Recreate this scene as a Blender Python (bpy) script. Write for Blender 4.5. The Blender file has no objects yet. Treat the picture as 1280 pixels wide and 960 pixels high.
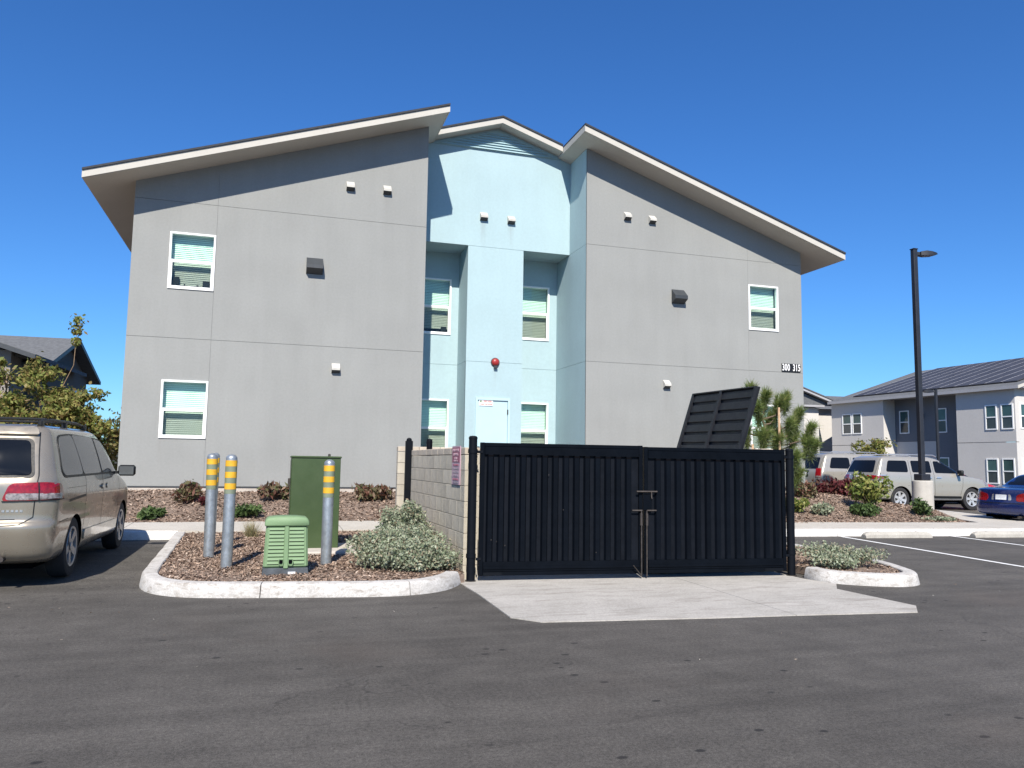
import bpy, bmesh, math, random
import numpy as np
from mathutils import Vector, Matrix
from mathutils.bvhtree import BVHTree
from math import radians, sin, cos, pi, sqrt, tan
random.seed(7); rng = np.random.default_rng(7)
SC = bpy.context.scene
COL = SC.collection

# ------------------------------------------------------------------ camera
cam_d = bpy.data.cameras.new('camera'); cam = bpy.data.objects.new('camera', cam_d); COL.objects.link(cam)
cam_d.sensor_width = 36.0; cam_d.lens = 985.0 / 1280.0 * 36.0; cam_d.clip_start = 0.05; cam_d.clip_end = 5000
cR = Vector((0.95514, -0.29577, 0.01502)); cU = Vector((-0.04383, -0.09104, 0.99488)); cF = Vector((0.29289, 0.95091, 0.09992))
cam.matrix_world = Matrix(((cR.x, cU.x, -cF.x, 0), (cR.y, cU.y, -cF.y, 0), (cR.z, cU.z, -cF.z, 1.5), (0, 0, 0, 1)))
SC.camera = cam
# ------------------------------------------------------------------ light
SUN_AZ = 15.5; SUN_EL = 43.0          # sun stands behind the camera, a little to its left
w = bpy.data.worlds.new('World'); SC.world = w; w.use_nodes = True
nt = w.node_tree; nt.nodes.clear()
sky = nt.nodes.new('ShaderNodeTexSky'); sky.sky_type = 'NISHITA'; sky.sun_disc = False
sky.sun_elevation = radians(SUN_EL); sky.sun_rotation = radians(180 + SUN_AZ)
sky.altitude = 0; sky.air_density = 1.0; sky.dust_density = 0.25; sky.ozone_density = 4.0
bg = nt.nodes.new('ShaderNodeBackground'); bg.inputs['Strength'].default_value = 0.080
ow = nt.nodes.new('ShaderNodeOutputWorld')
hs = nt.nodes.new('ShaderNodeHueSaturation'); hs.inputs['Saturation'].default_value = 1.12
tn = nt.nodes.new('ShaderNodeMix'); tn.data_type = 'RGBA'; tn.blend_type = 'MULTIPLY'; tn.inputs[0].default_value = 1.0; tn.inputs[7].default_value = (0.53, 0.87, 1.24, 1)
nt.links.new(sky.outputs[0], hs.inputs['Color']); nt.links.new(hs.outputs[0], tn.inputs[6]); nt.links.new(tn.outputs[2], bg.inputs[0]); nt.links.new(bg.outputs[0], ow.inputs[0])
sd = bpy.data.lights.new('sun', 'SUN'); sd.energy = 5.0; sd.angle = radians(0.53); sd.color = (1.0, 0.93, 0.83)
so = bpy.data.objects.new('sun', sd); COL.objects.link(so); so.location = (-10, -30, 40)
sdir = Vector((sin(radians(SUN_AZ)) * cos(radians(SUN_EL)), cos(radians(SUN_AZ)) * cos(radians(SUN_EL)), -sin(radians(SUN_EL))))
so.rotation_euler = sdir.to_track_quat('-Z', 'Y').to_euler()
SC.view_settings.view_transform = 'Standard'; SC.view_settings.look = 'None'
SC.view_settings.exposure = 0.64; SC.view_settings.gamma = 1.0; SC.view_settings.use_curve_mapping = False

# ------------------------------------------------------------------ materials
def lin(c):
    if isinstance(c, str):
        c = tuple(int(c[i:i + 2], 16) / 255 for i in (0, 2, 4))
        return tuple((x / 12.92 if x <= 0.04045 else ((x + 0.055) / 1.055) ** 2.4) for x in c) + (1,)
    return tuple(c) + (1,) if len(c) == 3 else c
MATS = {}
class NT:
    def __init__(s, m): s.t = m.node_tree; s.N = s.t.nodes; s.L = s.t.links
    def n(s, typ, **k):
        a = s.N.new(typ)
        for q, v in k.items(): setattr(a, q, v)
        return a
    def l(s, a, b): s.L.new(a, b)
    def noise(s, vec, scale, detail=4, rough=0.6):
        a = s.n('ShaderNodeTexNoise'); a.inputs['Scale'].default_value = scale; a.inputs['Detail'].default_value = detail
        a.inputs['Roughness'].default_value = rough
        if vec is not None: s.l(vec, a.inputs['Vector'])
        return a.outputs['Fac']
    def mapping(s, vec, scale=(1, 1, 1), rot=(0, 0, 0), loc=(0, 0, 0)):
        a = s.n('ShaderNodeMapping'); a.inputs['Scale'].default_value = scale; a.inputs['Rotation'].default_value = rot
        a.inputs['Location'].default_value = loc; s.l(vec, a.inputs['Vector']); return a.outputs[0]
    def ramp(s, fac, stops):
        a = s.n('ShaderNodeValToRGB'); e = a.color_ramp.elements
        while len(e) < len(stops): e.new(0.5)
        for i, (p, c) in enumerate(stops):
            e[i].position = p; e[i].color = lin(c) if not isinstance(c, (int, float)) else (c, c, c, 1)
        s.l(fac, a.inputs[0]); return a.outputs[0]
    def mix(s, fac, a, b, mode='MIX'):
        m = s.n('ShaderNodeMix', data_type='RGBA', blend_type=mode)
        for inp, v in ((0, fac), (6, a), (7, b)):
            if isinstance(v, bpy.types.NodeSocket): s.l(v, m.inputs[inp])
            elif inp == 0: m.inputs[0].default_value = v
            else: m.inputs[inp].default_value = lin(v)
        return m.outputs[2]
def newmat(name):
    m = bpy.data.materials.new(name); m.use_nodes = True; t = NT(m); b = t.N['Principled BSDF']; MATS[name] = m
    return m, t, b
def mat(name, c, rough=0.7, var=0.12, vs=3.0, bump=0.0, bs=200.0, metal=0.0, coat=0.0, rnd=0.0, streak=0.0, c2=None, spec=0.5):
    """procedural paint/metal/stone: base colour, large mottling, fine speckle, optional bump, per-object variation"""
    m, t, b = newmat(name)
    tc = t.n('ShaderNodeTexCoord'); v = tc.outputs['Object']
    col = lin(c)
    n1 = t.noise(v, vs, 5, 0.6)
    dk = tuple(x * (1 - var) for x in col[:3]); lt = tuple(min(1, x * (1 + var)) for x in col[:3])
    if c2 is not None: dk = lin(c2)[:3]
    o = t.ramp(n1, [(0.3, dk), (0.7, lt)])
    n2 = t.noise(v, vs * 23, 3, 0.7)
    o = t.mix(0.6 * var + 0.03, o, t.ramp(n2, [(0.35, 0.25), (0.65, 0.75)]), 'OVERLAY')
    if streak:
        n3 = t.noise(t.mapping(v, (1.2, 1.2, 0.12)), 3.0, 5, 0.65)
        o = t.mix(streak, o, t.ramp(n3, [(0.35, 0.3), (0.65, 0.7)]), 'OVERLAY')
    if rnd:
        oi = t.n('ShaderNodeObjectInfo'); r = t.ramp(oi.outputs['Random'], [(0, 0.5 - rnd), (1, 0.5 + rnd)])
        o = t.mix(1.0, o, r, 'OVERLAY')
    t.l(o, b.inputs['Base Color'])
    b.inputs['Roughness'].default_value = rough; b.inputs['Metallic'].default_value = metal
    b.inputs['Coat Weight'].default_value = coat; b.inputs['Coat Roughness'].default_value = 0.06
    b.inputs['Specular IOR Level'].default_value = spec
    if rough > 0.13: rr = t.ramp(t.noise(v, vs * 4, 3), [(0.2, max(0.02, rough - 0.08)), (0.8, min(1, rough + 0.08))]); t.l(rr, b.inputs['Roughness'])
    if bump:
        bn = t.n('ShaderNodeBump'); bn.inputs['Strength'].default_value = bump; bn.inputs['Distance'].default_value = 0.01
        t.l(t.noise(v, bs, 4, 0.7), bn.inputs['Height']); t.l(bn.outputs[0], b.inputs['Normal'])
    return m
def drips(name, spots):
    m = MATS[name]; t = NT(m); b = t.N['Principled BSDF']; src = b.inputs['Base Color'].links[0].from_socket
    tc = t.n('ShaderNodeTexCoord'); sp = t.n('ShaderNodeSeparateXYZ'); t.l(tc.outputs['Object'], sp.inputs[0]); o = src
    nz = t.noise(t.mapping(tc.outputs['Object'], (9, 9, .7)), 2.0, 4, .7)
    for x, z, w_, h_, a in spots:
        dx = t.n('ShaderNodeMath', operation='SUBTRACT'); t.l(sp.outputs[0], dx.inputs[0]); dx.inputs[1].default_value = x
        ab = t.n('ShaderNodeMath', operation='ABSOLUTE'); t.l(dx.outputs[0], ab.inputs[0])
        mx = t.n('ShaderNodeMapRange'); mx.inputs[1].default_value = 0; mx.inputs[2].default_value = w_; mx.inputs[3].default_value = 1; mx.inputs[4].default_value = 0; t.l(ab.outputs[0], mx.inputs[0])
        mz_ = t.n('ShaderNodeMapRange'); mz_.inputs[1].default_value = z - h_; mz_.inputs[2].default_value = z; mz_.inputs[3].default_value = 0; mz_.inputs[4].default_value = a; t.l(sp.outputs[2], mz_.inputs[0])
        up = t.n('ShaderNodeMath', operation='LESS_THAN'); t.l(sp.outputs[2], up.inputs[0]); up.inputs[1].default_value = z + .02
        p1 = t.n('ShaderNodeMath', operation='MULTIPLY'); t.l(mx.outputs[0], p1.inputs[0]); t.l(mz_.outputs[0], p1.inputs[1])
        p2 = t.n('ShaderNodeMath', operation='MULTIPLY'); t.l(p1.outputs[0], p2.inputs[0]); t.l(up.outputs[0], p2.inputs[1])
        p3 = t.n('ShaderNodeMath', operation='MULTIPLY'); t.l(p2.outputs[0], p3.inputs[0]); t.l(t.ramp(nz, [(.35, 0.3), (.65, 1.0)]), p3.inputs[1])
        o = t.mix(p3.outputs[0], o, (0.17, 0.15, 0.14))
    t.l(o, b.inputs['Base Color'])
def leafmat(name, cols, rough=0.55, trans=0.25):
    """each leaf takes its own tone from a ramp (random per leaf)"""
    m, t, b = newmat(name)
    g = t.n('ShaderNodeNewGeometry')
    o = t.ramp(g.outputs['Random Per Island'], [(i / max(1, len(cols) - 1), c) for i, c in enumerate(cols)])
    t.l(o, b.inputs['Base Color']); b.inputs['Roughness'].default_value = rough
    b.inputs['Specular IOR Level'].default_value = 0.3
    tr = t.n('ShaderNodeBsdfTranslucent'); t.l(o, tr.inputs[0])
    mx = t.n('ShaderNodeMixShader'); mx.inputs[0].default_value = trans
    t.l(b.outputs[0], mx.inputs[1]); t.l(tr.outputs[0], mx.inputs[2]); t.l(mx.outputs[0], t.N['Material Output'].inputs[0])
    return m
def glassmat(name, tint, refl=0.06, extra=0.10):
    m, t, b = newmat(name)
    tr = t.n('ShaderNodeBsdfTransparent'); tr.inputs[0].default_value = lin(tint)
    gl = t.n('ShaderNodeBsdfGlossy'); gl.inputs['Roughness'].default_value = 0.02; gl.inputs[0].default_value = (0.9, 0.95, 1, 1)
    fr = t.n('ShaderNodeLayerWeight'); pw = t.n('ShaderNodeMath', operation='POWER'); pw.inputs[1].default_value = 4.0; t.l(fr.outputs['Facing'], pw.inputs[0])
    ad = t.n('ShaderNodeMath', operation='MULTIPLY_ADD'); ad.inputs[1].default_value = 0.6; ad.inputs[2].default_value = 0.02 + extra * 0.3
    t.l(pw.outputs[0], ad.inputs[0])
    mx = t.n('ShaderNodeMixShader'); t.l(ad.outputs[0], mx.inputs[0]); t.l(tr.outputs[0], mx.inputs[1]); t.l(gl.outputs[0], mx.inputs[2])
    t.l(mx.outputs[0], t.N['Material Output'].inputs[0]); return m

mat('stucco_grey', (0.250, 0.256, 0.247), 0.9, 0.055, 0.8, 0.55, 60, streak=0.05)
mat('stucco_cyan', (0.335, 0.452, 0.480), 0.9, 0.05, 0.6, 0.5, 60, streak=0.04)
drips('stucco_cyan', [(5.63 - 6.04, 8.38 - .75, .12, .8, .45), (6.45 - 6.04, 8.36 - .75, .12, .7, .4), (6.05 - 6.04, 4.1 - .75, .08, .6, .25)])
drips('stucco_grey', [(1.54 - 6.04, 3.65 - .75, .12, .9, .22), (10.74 - 6.04, 3.65 - .75, .12, .9, .25), (.93 - 6.04, 6.1 - .75, .2, 1.0, .2), (11.13 - 6.04, 6.1 - .75, .2, 1.1, .22), (2.68 - 6.04, 8.35 - .75, .1, .6, .2), (9.52 - 6.04, 8.4 - .75, .1, .6, .2), (-2.4 - 6.04, 1.95 - .75, .05, .8, .25), (13.5 - 6.04, 5.5 - .75, .05, .8, .25)])
mat('door_cyan', (0.40, 0.55, 0.59), 0.6, 0.03, 2)
mat('cream', (0.45, 0.43, 0.385), 0.75, 0.05, 1.0)
mat('roof_dark', (0.025, 0.028, 0.035), 0.8, 0.25, 8, 0.5, 60)
mat('white_vinyl', (0.80, 0.81, 0.80), 0.45, 0.03, 3)
mat('blind', (0.74, 0.78, 0.74), 0.55, 0.05, 3)
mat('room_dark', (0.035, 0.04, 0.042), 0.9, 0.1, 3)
mat('vent_dark', (0.035, 0.04, 0.045), 0.5, 0.15, 6)
mat('vent_light', (0.45, 0.44, 0.40), 0.6, 0.1, 6)
mat('foundation', (0.42, 0.38, 0.33), 0.9, 0.15, 2, 0.6, 60)
mat('louver', (0.30, 0.43, 0.46), 0.7, 0.04, 2)
mat('red_bell', (0.28, 0.022, 0.02), 0.4, 0.1, 5)
mat('sign_black', (0.008, 0.008, 0.009), 0.5, 0.1, 5)
mat('sign_white', (0.82, 0.82, 0.80), 0.5, 0.02, 5)
mat('sign_pink', (0.44, 0.30, 0.35), 0.5, 0.1, 12)
mat('sign_magenta', (0.27, 0.075, 0.12), 0.5, 0.1, 12)
mat('sign_red', (0.5, 0.06, 0.05), 0.5, 0.05, 12)
mat('sign_grey', (0.22, 0.2, 0.24), 0.5, 0.05, 12)
mat('gate_black', (0.0022, 0.0034, 0.0058), 0.45, 0.25, 2.0, 0.06, 90, spec=0.07)
mat('gate_rib', (0.0024, 0.0036, 0.0062), 0.42, 0.25, 2.0, 0.06, 90, rnd=0.06, spec=0.09)
mat('gate_recess_lit', (0.0048, 0.0062, 0.0095), 0.5, 0.25, 4.0, 0.06, 90, spec=0.1)  # lighter than the ribs to paint the sunlit strips between them
mat('post_black', (0.0040, 0.0052, 0.0078), 0.5, 0.2, 3, spec=0.12)
mat('lid_black', (0.011, 0.0125, 0.017), 0.55, 0.25, 4, 0.1, 60, spec=0.35)
mat('bin_body', (0.05, 0.06, 0.05), 0.6, 0.2, 4)
mat('worn_steel', (0.05, 0.042, 0.037), 0.5, 0.4, 20, metal=0.3)
mat('rust_stain', (0.36, 0.22, 0.13), 0.8, 0.3, 20)
mat('cmu', (0.45, 0.41, 0.33), 0.95, 0.12, 5, 0.9, 150, rnd=0.045, streak=0.25)
mat('mortar', (0.26, 0.23, 0.19), 0.95, 0.1, 20, 0.5, 90)
mat('cap_cmu', (0.45, 0.39, 0.31), 0.95, 0.1, 9, 0.6, 90, rnd=0.04)
mat('galv', (0.30, 0.33, 0.355), 0.42, 0.22, 9, 0.12, 40, metal=0.55, streak=0.3)
mat('bollard_yellow', (0.62, 0.34, 0.02), 0.55, 0.1, 12)
mat('bollard_dark', (0.17, 0.20, 0.14), 0.5, 0.15, 12)
mat('green_dark', (0.040, 0.066, 0.022), 0.42, 0.10, 1.5, 0.03, 60)
mat('green_light', (0.155, 0.245, 0.125), 0.65, 0.08, 3, 0.05, 90)
mat('ped_base', (0.055, 0.065, 0.075), 0.7, 0.35, 9, 0.3, 70)
mat('pad_concrete', (0.45, 0.41, 0.36), 0.9, 0.1, 5, 0.4, 60)
mat('soil', (0.19, 0.14, 0.108), 1.0, 0.35, 9, 1.0, 60)
mat('paint_line', (0.72, 0.72, 0.70), 0.7, 0.10, 6, 0.3, 200)
mat('tyre', (0.018, 0.018, 0.02), 0.85, 0.2, 9, 0.3, 90)
mat('rim_silver', (0.36, 0.35, 0.34), 0.4, 0.1, 6, metal=0.5)
mat('rim_chrome', (0.55, 0.55, 0.55), 0.35, 0.06, 6, metal=0.5)
mat('paint_beige', (0.275, 0.245, 0.195), 0.30, 0.01, 2, metal=0.45, coat=0.8)
mat('paint_silver', (0.38, 0.36, 0.315), 0.32, 0.01, 2, metal=0.4, coat=0.8)
mat('paint_white', (0.62, 0.60, 0.57), 0.32, 0.03, 2, metal=0.25, coat=0.8)
mat('paint_blue', (0.008, 0.022, 0.12), 0.28, 0.05, 2, metal=0.35, coat=0.9)
mat('paint_red', (0.50, 0.012, 0.03), 0.28, 0.05, 2, metal=0.1, coat=0.9)
mat('car_glass', (0.006, 0.007, 0.009), 0.05, 0.1, 1, spec=0.28)
mat('car_glass_reflect', (0.085, 0.09, 0.092), 0.10, 0.1, 1, spec=0.6)  # grey base colour stands in for reflections in the panes
mat('trim_black', (0.010, 0.011, 0.012), 0.5, 0.15, 8, spec=0.3)
mat('dark_void', (0.004, 0.004, 0.005), 0.9, 0.1, 5, spec=0.0)
mat('lamp_red', (0.21, 0.004, 0.006), 0.2, 0.5, 22, coat=0.6)
mat('lamp_clear', (0.20, 0.18, 0.18), 0.2, 0.6, 30, coat=0.6)
mat('plate_white', (0.7, 0.72, 0.74), 0.4, 0.1, 20)
mat('plate_frame', (0.55, 0.56, 0.57), 0.25, 0.1, 20, metal=0.7)
mat('pole_black', (0.018, 0.019, 0.024), 0.45, 0.15, 3)
mat('base_concrete', (0.42, 0.40, 0.36), 0.9, 0.12, 3, 0.4, 50, streak=0.15)
mat('far_white', (0.50, 0.485, 0.46), 0.9, 0.05, 0.4, 0.3, 20)
mat('far_grey', (0.145, 0.155, 0.172), 0.9, 0.06, 0.4, 0.3, 20)
mat('far_dark', (0.12, 0.112, 0.10), 0.9, 0.06, 0.4, 0.3, 20)
mat('far_beige', (0.26, 0.235, 0.21), 0.9, 0.06, 0.4, 0.3, 20)
mat('shingle', (0.105, 0.11, 0.115), 0.95, 0.25, 6, 0.8, 30)
mat('fascia_grey', (0.33, 0.33, 0.34), 0.7, 0.05, 1)
mat('solar', (0.050, 0.050, 0.058), 0.55, 0.15, 1.5, rnd=0.05, spec=0.25)
mat('solar_frame', (0.45, 0.44, 0.43), 0.4, 0.1, 4)
mat('far_glass', (0.040, 0.085, 0.085), 0.08, 0.3, 1.2, rnd=0.12)
mat('far_glass_low', (0.045, 0.055, 0.058), 0.15, 0.3, 1.2, rnd=0.12)
mat('wood_stake', (0.42, 0.28, 0.17), 0.85, 0.2, 9, 0.3, 60)
mat('bark', (0.12, 0.085, 0.06), 0.95, 0.3, 14, 0.9, 40)
mat('bark_tan', (0.24, 0.17, 0.11), 0.95, 0.3, 14, 0.8, 40)
mat('fence_dark', (0.035, 0.04, 0.045), 0.6, 0.2, 4)
glassmat('pane_green', (0.885, 0.975, 0.935), extra=0.03)
glassmat('pane_screen', (0.735, 0.765, 0.735), extra=0.0)
leafmat('leaf_sage', [(0.13, 0.17, 0.10), (0.22, 0.26, 0.17), (0.30, 0.34, 0.23), (0.38, 0.41, 0.30), (0.24, 0.18, 0.12)])
leafmat('leaf_green', [(0.035, 0.06, 0.02), (0.06, 0.10, 0.03), (0.10, 0.15, 0.05)])
leafmat('leaf_yellowgreen', [(0.07, 0.11, 0.02), (0.14, 0.18, 0.04), (0.22, 0.24, 0.06), (0.30, 0.27, 0.10)])
leafmat('leaf_red', [(0.05, 0.012, 0.014), (0.10, 0.02, 0.025), (0.14, 0.035, 0.035), (0.08, 0.05, 0.03)])
leafmat('leaf_redgreen', [(0.06, 0.08, 0.03), (0.14, 0.06, 0.04), (0.20, 0.11, 0.08), (0.09, 0.11, 0.04), (0.26, 0.18, 0.13)])
leafmat('leaf_autumn', [(0.14, 0.18, 0.04), (0.25, 0.29, 0.08), (0.33, 0.30, 0.10), (0.24, 0.17, 0.07), (0.11, 0.15, 0.04)], trans=0.45)
leafmat('leaf_autumn_dark', [(0.17, 0.16, 0.05), (0.26, 0.23, 0.08), (0.13, 0.15, 0.05), (0.26, 0.17, 0.08)], trans=0.45)
leafmat('needle', [(0.08, 0.13, 0.03), (0.14, 0.20, 0.05), (0.22, 0.26, 0.08), (0.05, 0.085, 0.022)], trans=0.25)
leafmat('needle_dry', [(0.24, 0.21, 0.08), (0.19, 0.19, 0.07)], trans=0.2)
leafmat('needle_shade', [(0.03, 0.05, 0.018), (0.06, 0.08, 0.03), (0.10, 0.11, 0.05)], trans=0.1)  # darker needle copy, shade low in the tufts put into the colour
leafmat('chips', [(0.09, 0.055, 0.040), (0.18, 0.120, 0.088), (0.28, 0.20, 0.148), (0.38, 0.28, 0.21), (0.13, 0.09, 0.068), (0.50, 0.40, 0.32)], rough=0.9, trans=0.0)
leafmat('grass_dry', [(0.30, 0.25, 0.13), (0.38, 0.33, 0.20), (0.16, 0.19, 0.07)])
leafmat('litter', [(0.10, 0.07, 0.05), (0.22, 0.18, 0.14), (0.5, 0.46, 0.40)], rough=0.9, trans=0.0)

def asphalt():
    m, t, b = newmat('asphalt'); v = t.n('ShaderNodeTexCoord').outputs['Object']
    o = t.ramp(t.noise(v, 0.35, 6, 0.6), [(0.3, (0.068, 0.063, 0.056)), (0.7, (0.096, 0.089, 0.080))])
    o = t.mix(0.8, o, t.ramp(t.noise(v, 130, 3, 0.75), [(0.32, 0.15), (0.68, 0.85)]), 'OVERLAY')
    o = t.mix(0.75, o, t.ramp(t.noise(v, 38, 4, 0.75), [(0.36, 0.3), (0.64, 0.7)]), 'OVERLAY')
    o = t.mix(0.55, o, t.ramp(t.noise(v, 2.3, 7, 0.75), [(0.36, 0.36), (0.64, 0.62)]), 'OVERLAY')
    st = t.noise(t.mapping(v, (0.10, 1.6, 1), (0, 0, radians(-5))), 1.5, 5, 0.65)      # wheel-polished streaks along the drive
    o = t.mix(0.36, o, t.ramp(st, [(0.33, 0.28), (0.62, 0.66)]), 'OVERLAY')
    # sparse dark oil drops
    vo = t.n('ShaderNodeTexVoronoi'); vo.inputs['Scale'].default_value = 2.9; t.l(t.mapping(v, (1, 1.5, 1)), vo.inputs['Vector'])
    wob = t.n('ShaderNodeMath', operation='MULTIPLY_ADD'); t.l(t.noise(v, 14, 3), wob.inputs[0]); wob.inputs[1].default_value = 0.10; wob.inputs[2].default_value = -0.05
    ds = t.n('ShaderNodeMath', operation='ADD'); t.l(vo.outputs['Distance'], ds.inputs[0]); t.l(wob.outputs[0], ds.inputs[1])
    sp = t.ramp(ds.outputs[0], [(0.075, 1.0), (0.11, 0.0)])
    ms = t.ramp(t.noise(v, 0.55, 3), [(0.43, 0.0), (0.50, 0.85)])
    mk = t.n('ShaderNodeMath', operation='MULTIPLY'); t.l(sp, mk.inputs[0]); t.l(ms, mk.inputs[1])
    o = t.mix(mk.outputs[0], o, (0.018, 0.017, 0.017))
    wv = t.n('ShaderNodeVectorMath', operation='ADD'); nz = t.n('ShaderNodeTexNoise'); nz.inputs['Scale'].default_value = 1.6; nz.inputs['Detail'].default_value = 5; t.l(v, nz.inputs['Vector'])
    t.l(v, wv.inputs[0]); t.l(nz.outputs['Color'], wv.inputs[1])
    cr = t.n('ShaderNodeTexVoronoi', feature='DISTANCE_TO_EDGE'); cr.inputs['Scale'].default_value = 0.55; t.l(wv.outputs[0], cr.inputs['Vector'])
    cm_ = t.n('ShaderNodeMath', operation='MULTIPLY'); t.l(t.ramp(cr.outputs['Distance'], [(0.0, 0.5), (0.008, 0.0)]), cm_.inputs[0]); t.l(t.ramp(t.noise(v, 0.28, 2), [(0.50, 0.0), (0.56, 0.9)]), cm_.inputs[1])
    o = t.mix(cm_.outputs[0], o, (0.02, 0.018, 0.017))
    # brownish dusty patches near kerbs
    o = t.mix(t.ramp(t.noise(v, 0.22, 4), [(0.55, 0.0), (0.75, 0.5)]), o, (0.105, 0.085, 0.070))
    t.l(o, b.inputs['Base Color']); b.inputs['Roughness'].default_value = 0.85; b.inputs['Specular IOR Level'].default_value = 0.25
    bn = t.n('ShaderNodeBump'); bn.inputs['Strength'].default_value = 0.6; bn.inputs['Distance'].default_value = 0.006
    t.l(t.noise(v, 150, 4, 0.8), bn.inputs['Height']); t.l(bn.outputs[0], b.inputs['Normal'])
asphalt()
def concrete(name, a, bb, sc=1.0, dirt=(0.30, 0.27, 0.24), dirtamt=0.5, stretch=(1, 1, 1)):
    m, t, b = newmat(name); v = t.n('ShaderNodeTexCoord').outputs['Object']
    o = t.ramp(t.noise(v, 1.1 * sc, 6, 0.65), [(0.3, a), (0.7, bb)])
    o = t.mix(0.35, o, t.ramp(t.noise(v, 60, 3, 0.75), [(0.35, 0.25), (0.65, 0.75)]), 'OVERLAY')
    d = t.ramp(t.noise(t.mapping(v, stretch), 3.2 * sc, 7, 0.72), [(0.50, 0.0), (0.72, dirtamt)])
    o = t.mix(d, o, dirt)
    t.l(o, b.inputs['Base Color']); b.inputs['Roughness'].default_value = 0.9; b.inputs['Specular IOR Level'].default_value = 0.2
    bn = t.n('ShaderNodeBump'); bn.inputs['Strength'].default_value = 0.5; bn.inputs['Distance'].default_value = 0.006
    t.l(t.noise(v, 90, 4, 0.7), bn.inputs['Height']); t.l(bn.outputs[0], b.inputs['Normal'])
concrete('kerb_white', (0.40, 0.385, 0.36), (0.53, 0.515, 0.49), 2.5, (0.20, 0.17, 0.14), 0.95, (1, 1, 2.5))
concrete('kerb_far', (0.55, 0.535, 0.51), (0.68, 0.665, 0.64), 2.5, (0.35, 0.31, 0.27), 0.5, (1, 1, 2.5))
concrete('slab_concrete', (0.33, 0.315, 0.285), (0.43, 0.41, 0.375), 1.0, (0.22, 0.20, 0.175), 0.85, (0.5, 2.2, 1))
concrete('walk_concrete', (0.40, 0.375, 0.33), (0.47, 0.445, 0.40), 1.0, (0.33, 0.30, 0.26), 0.4)
concrete('stop_concrete', (0.33, 0.315, 0.28), (0.40, 0.38, 0.34), 2.0, (0.24, 0.22, 0.19), 0.5)

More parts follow.
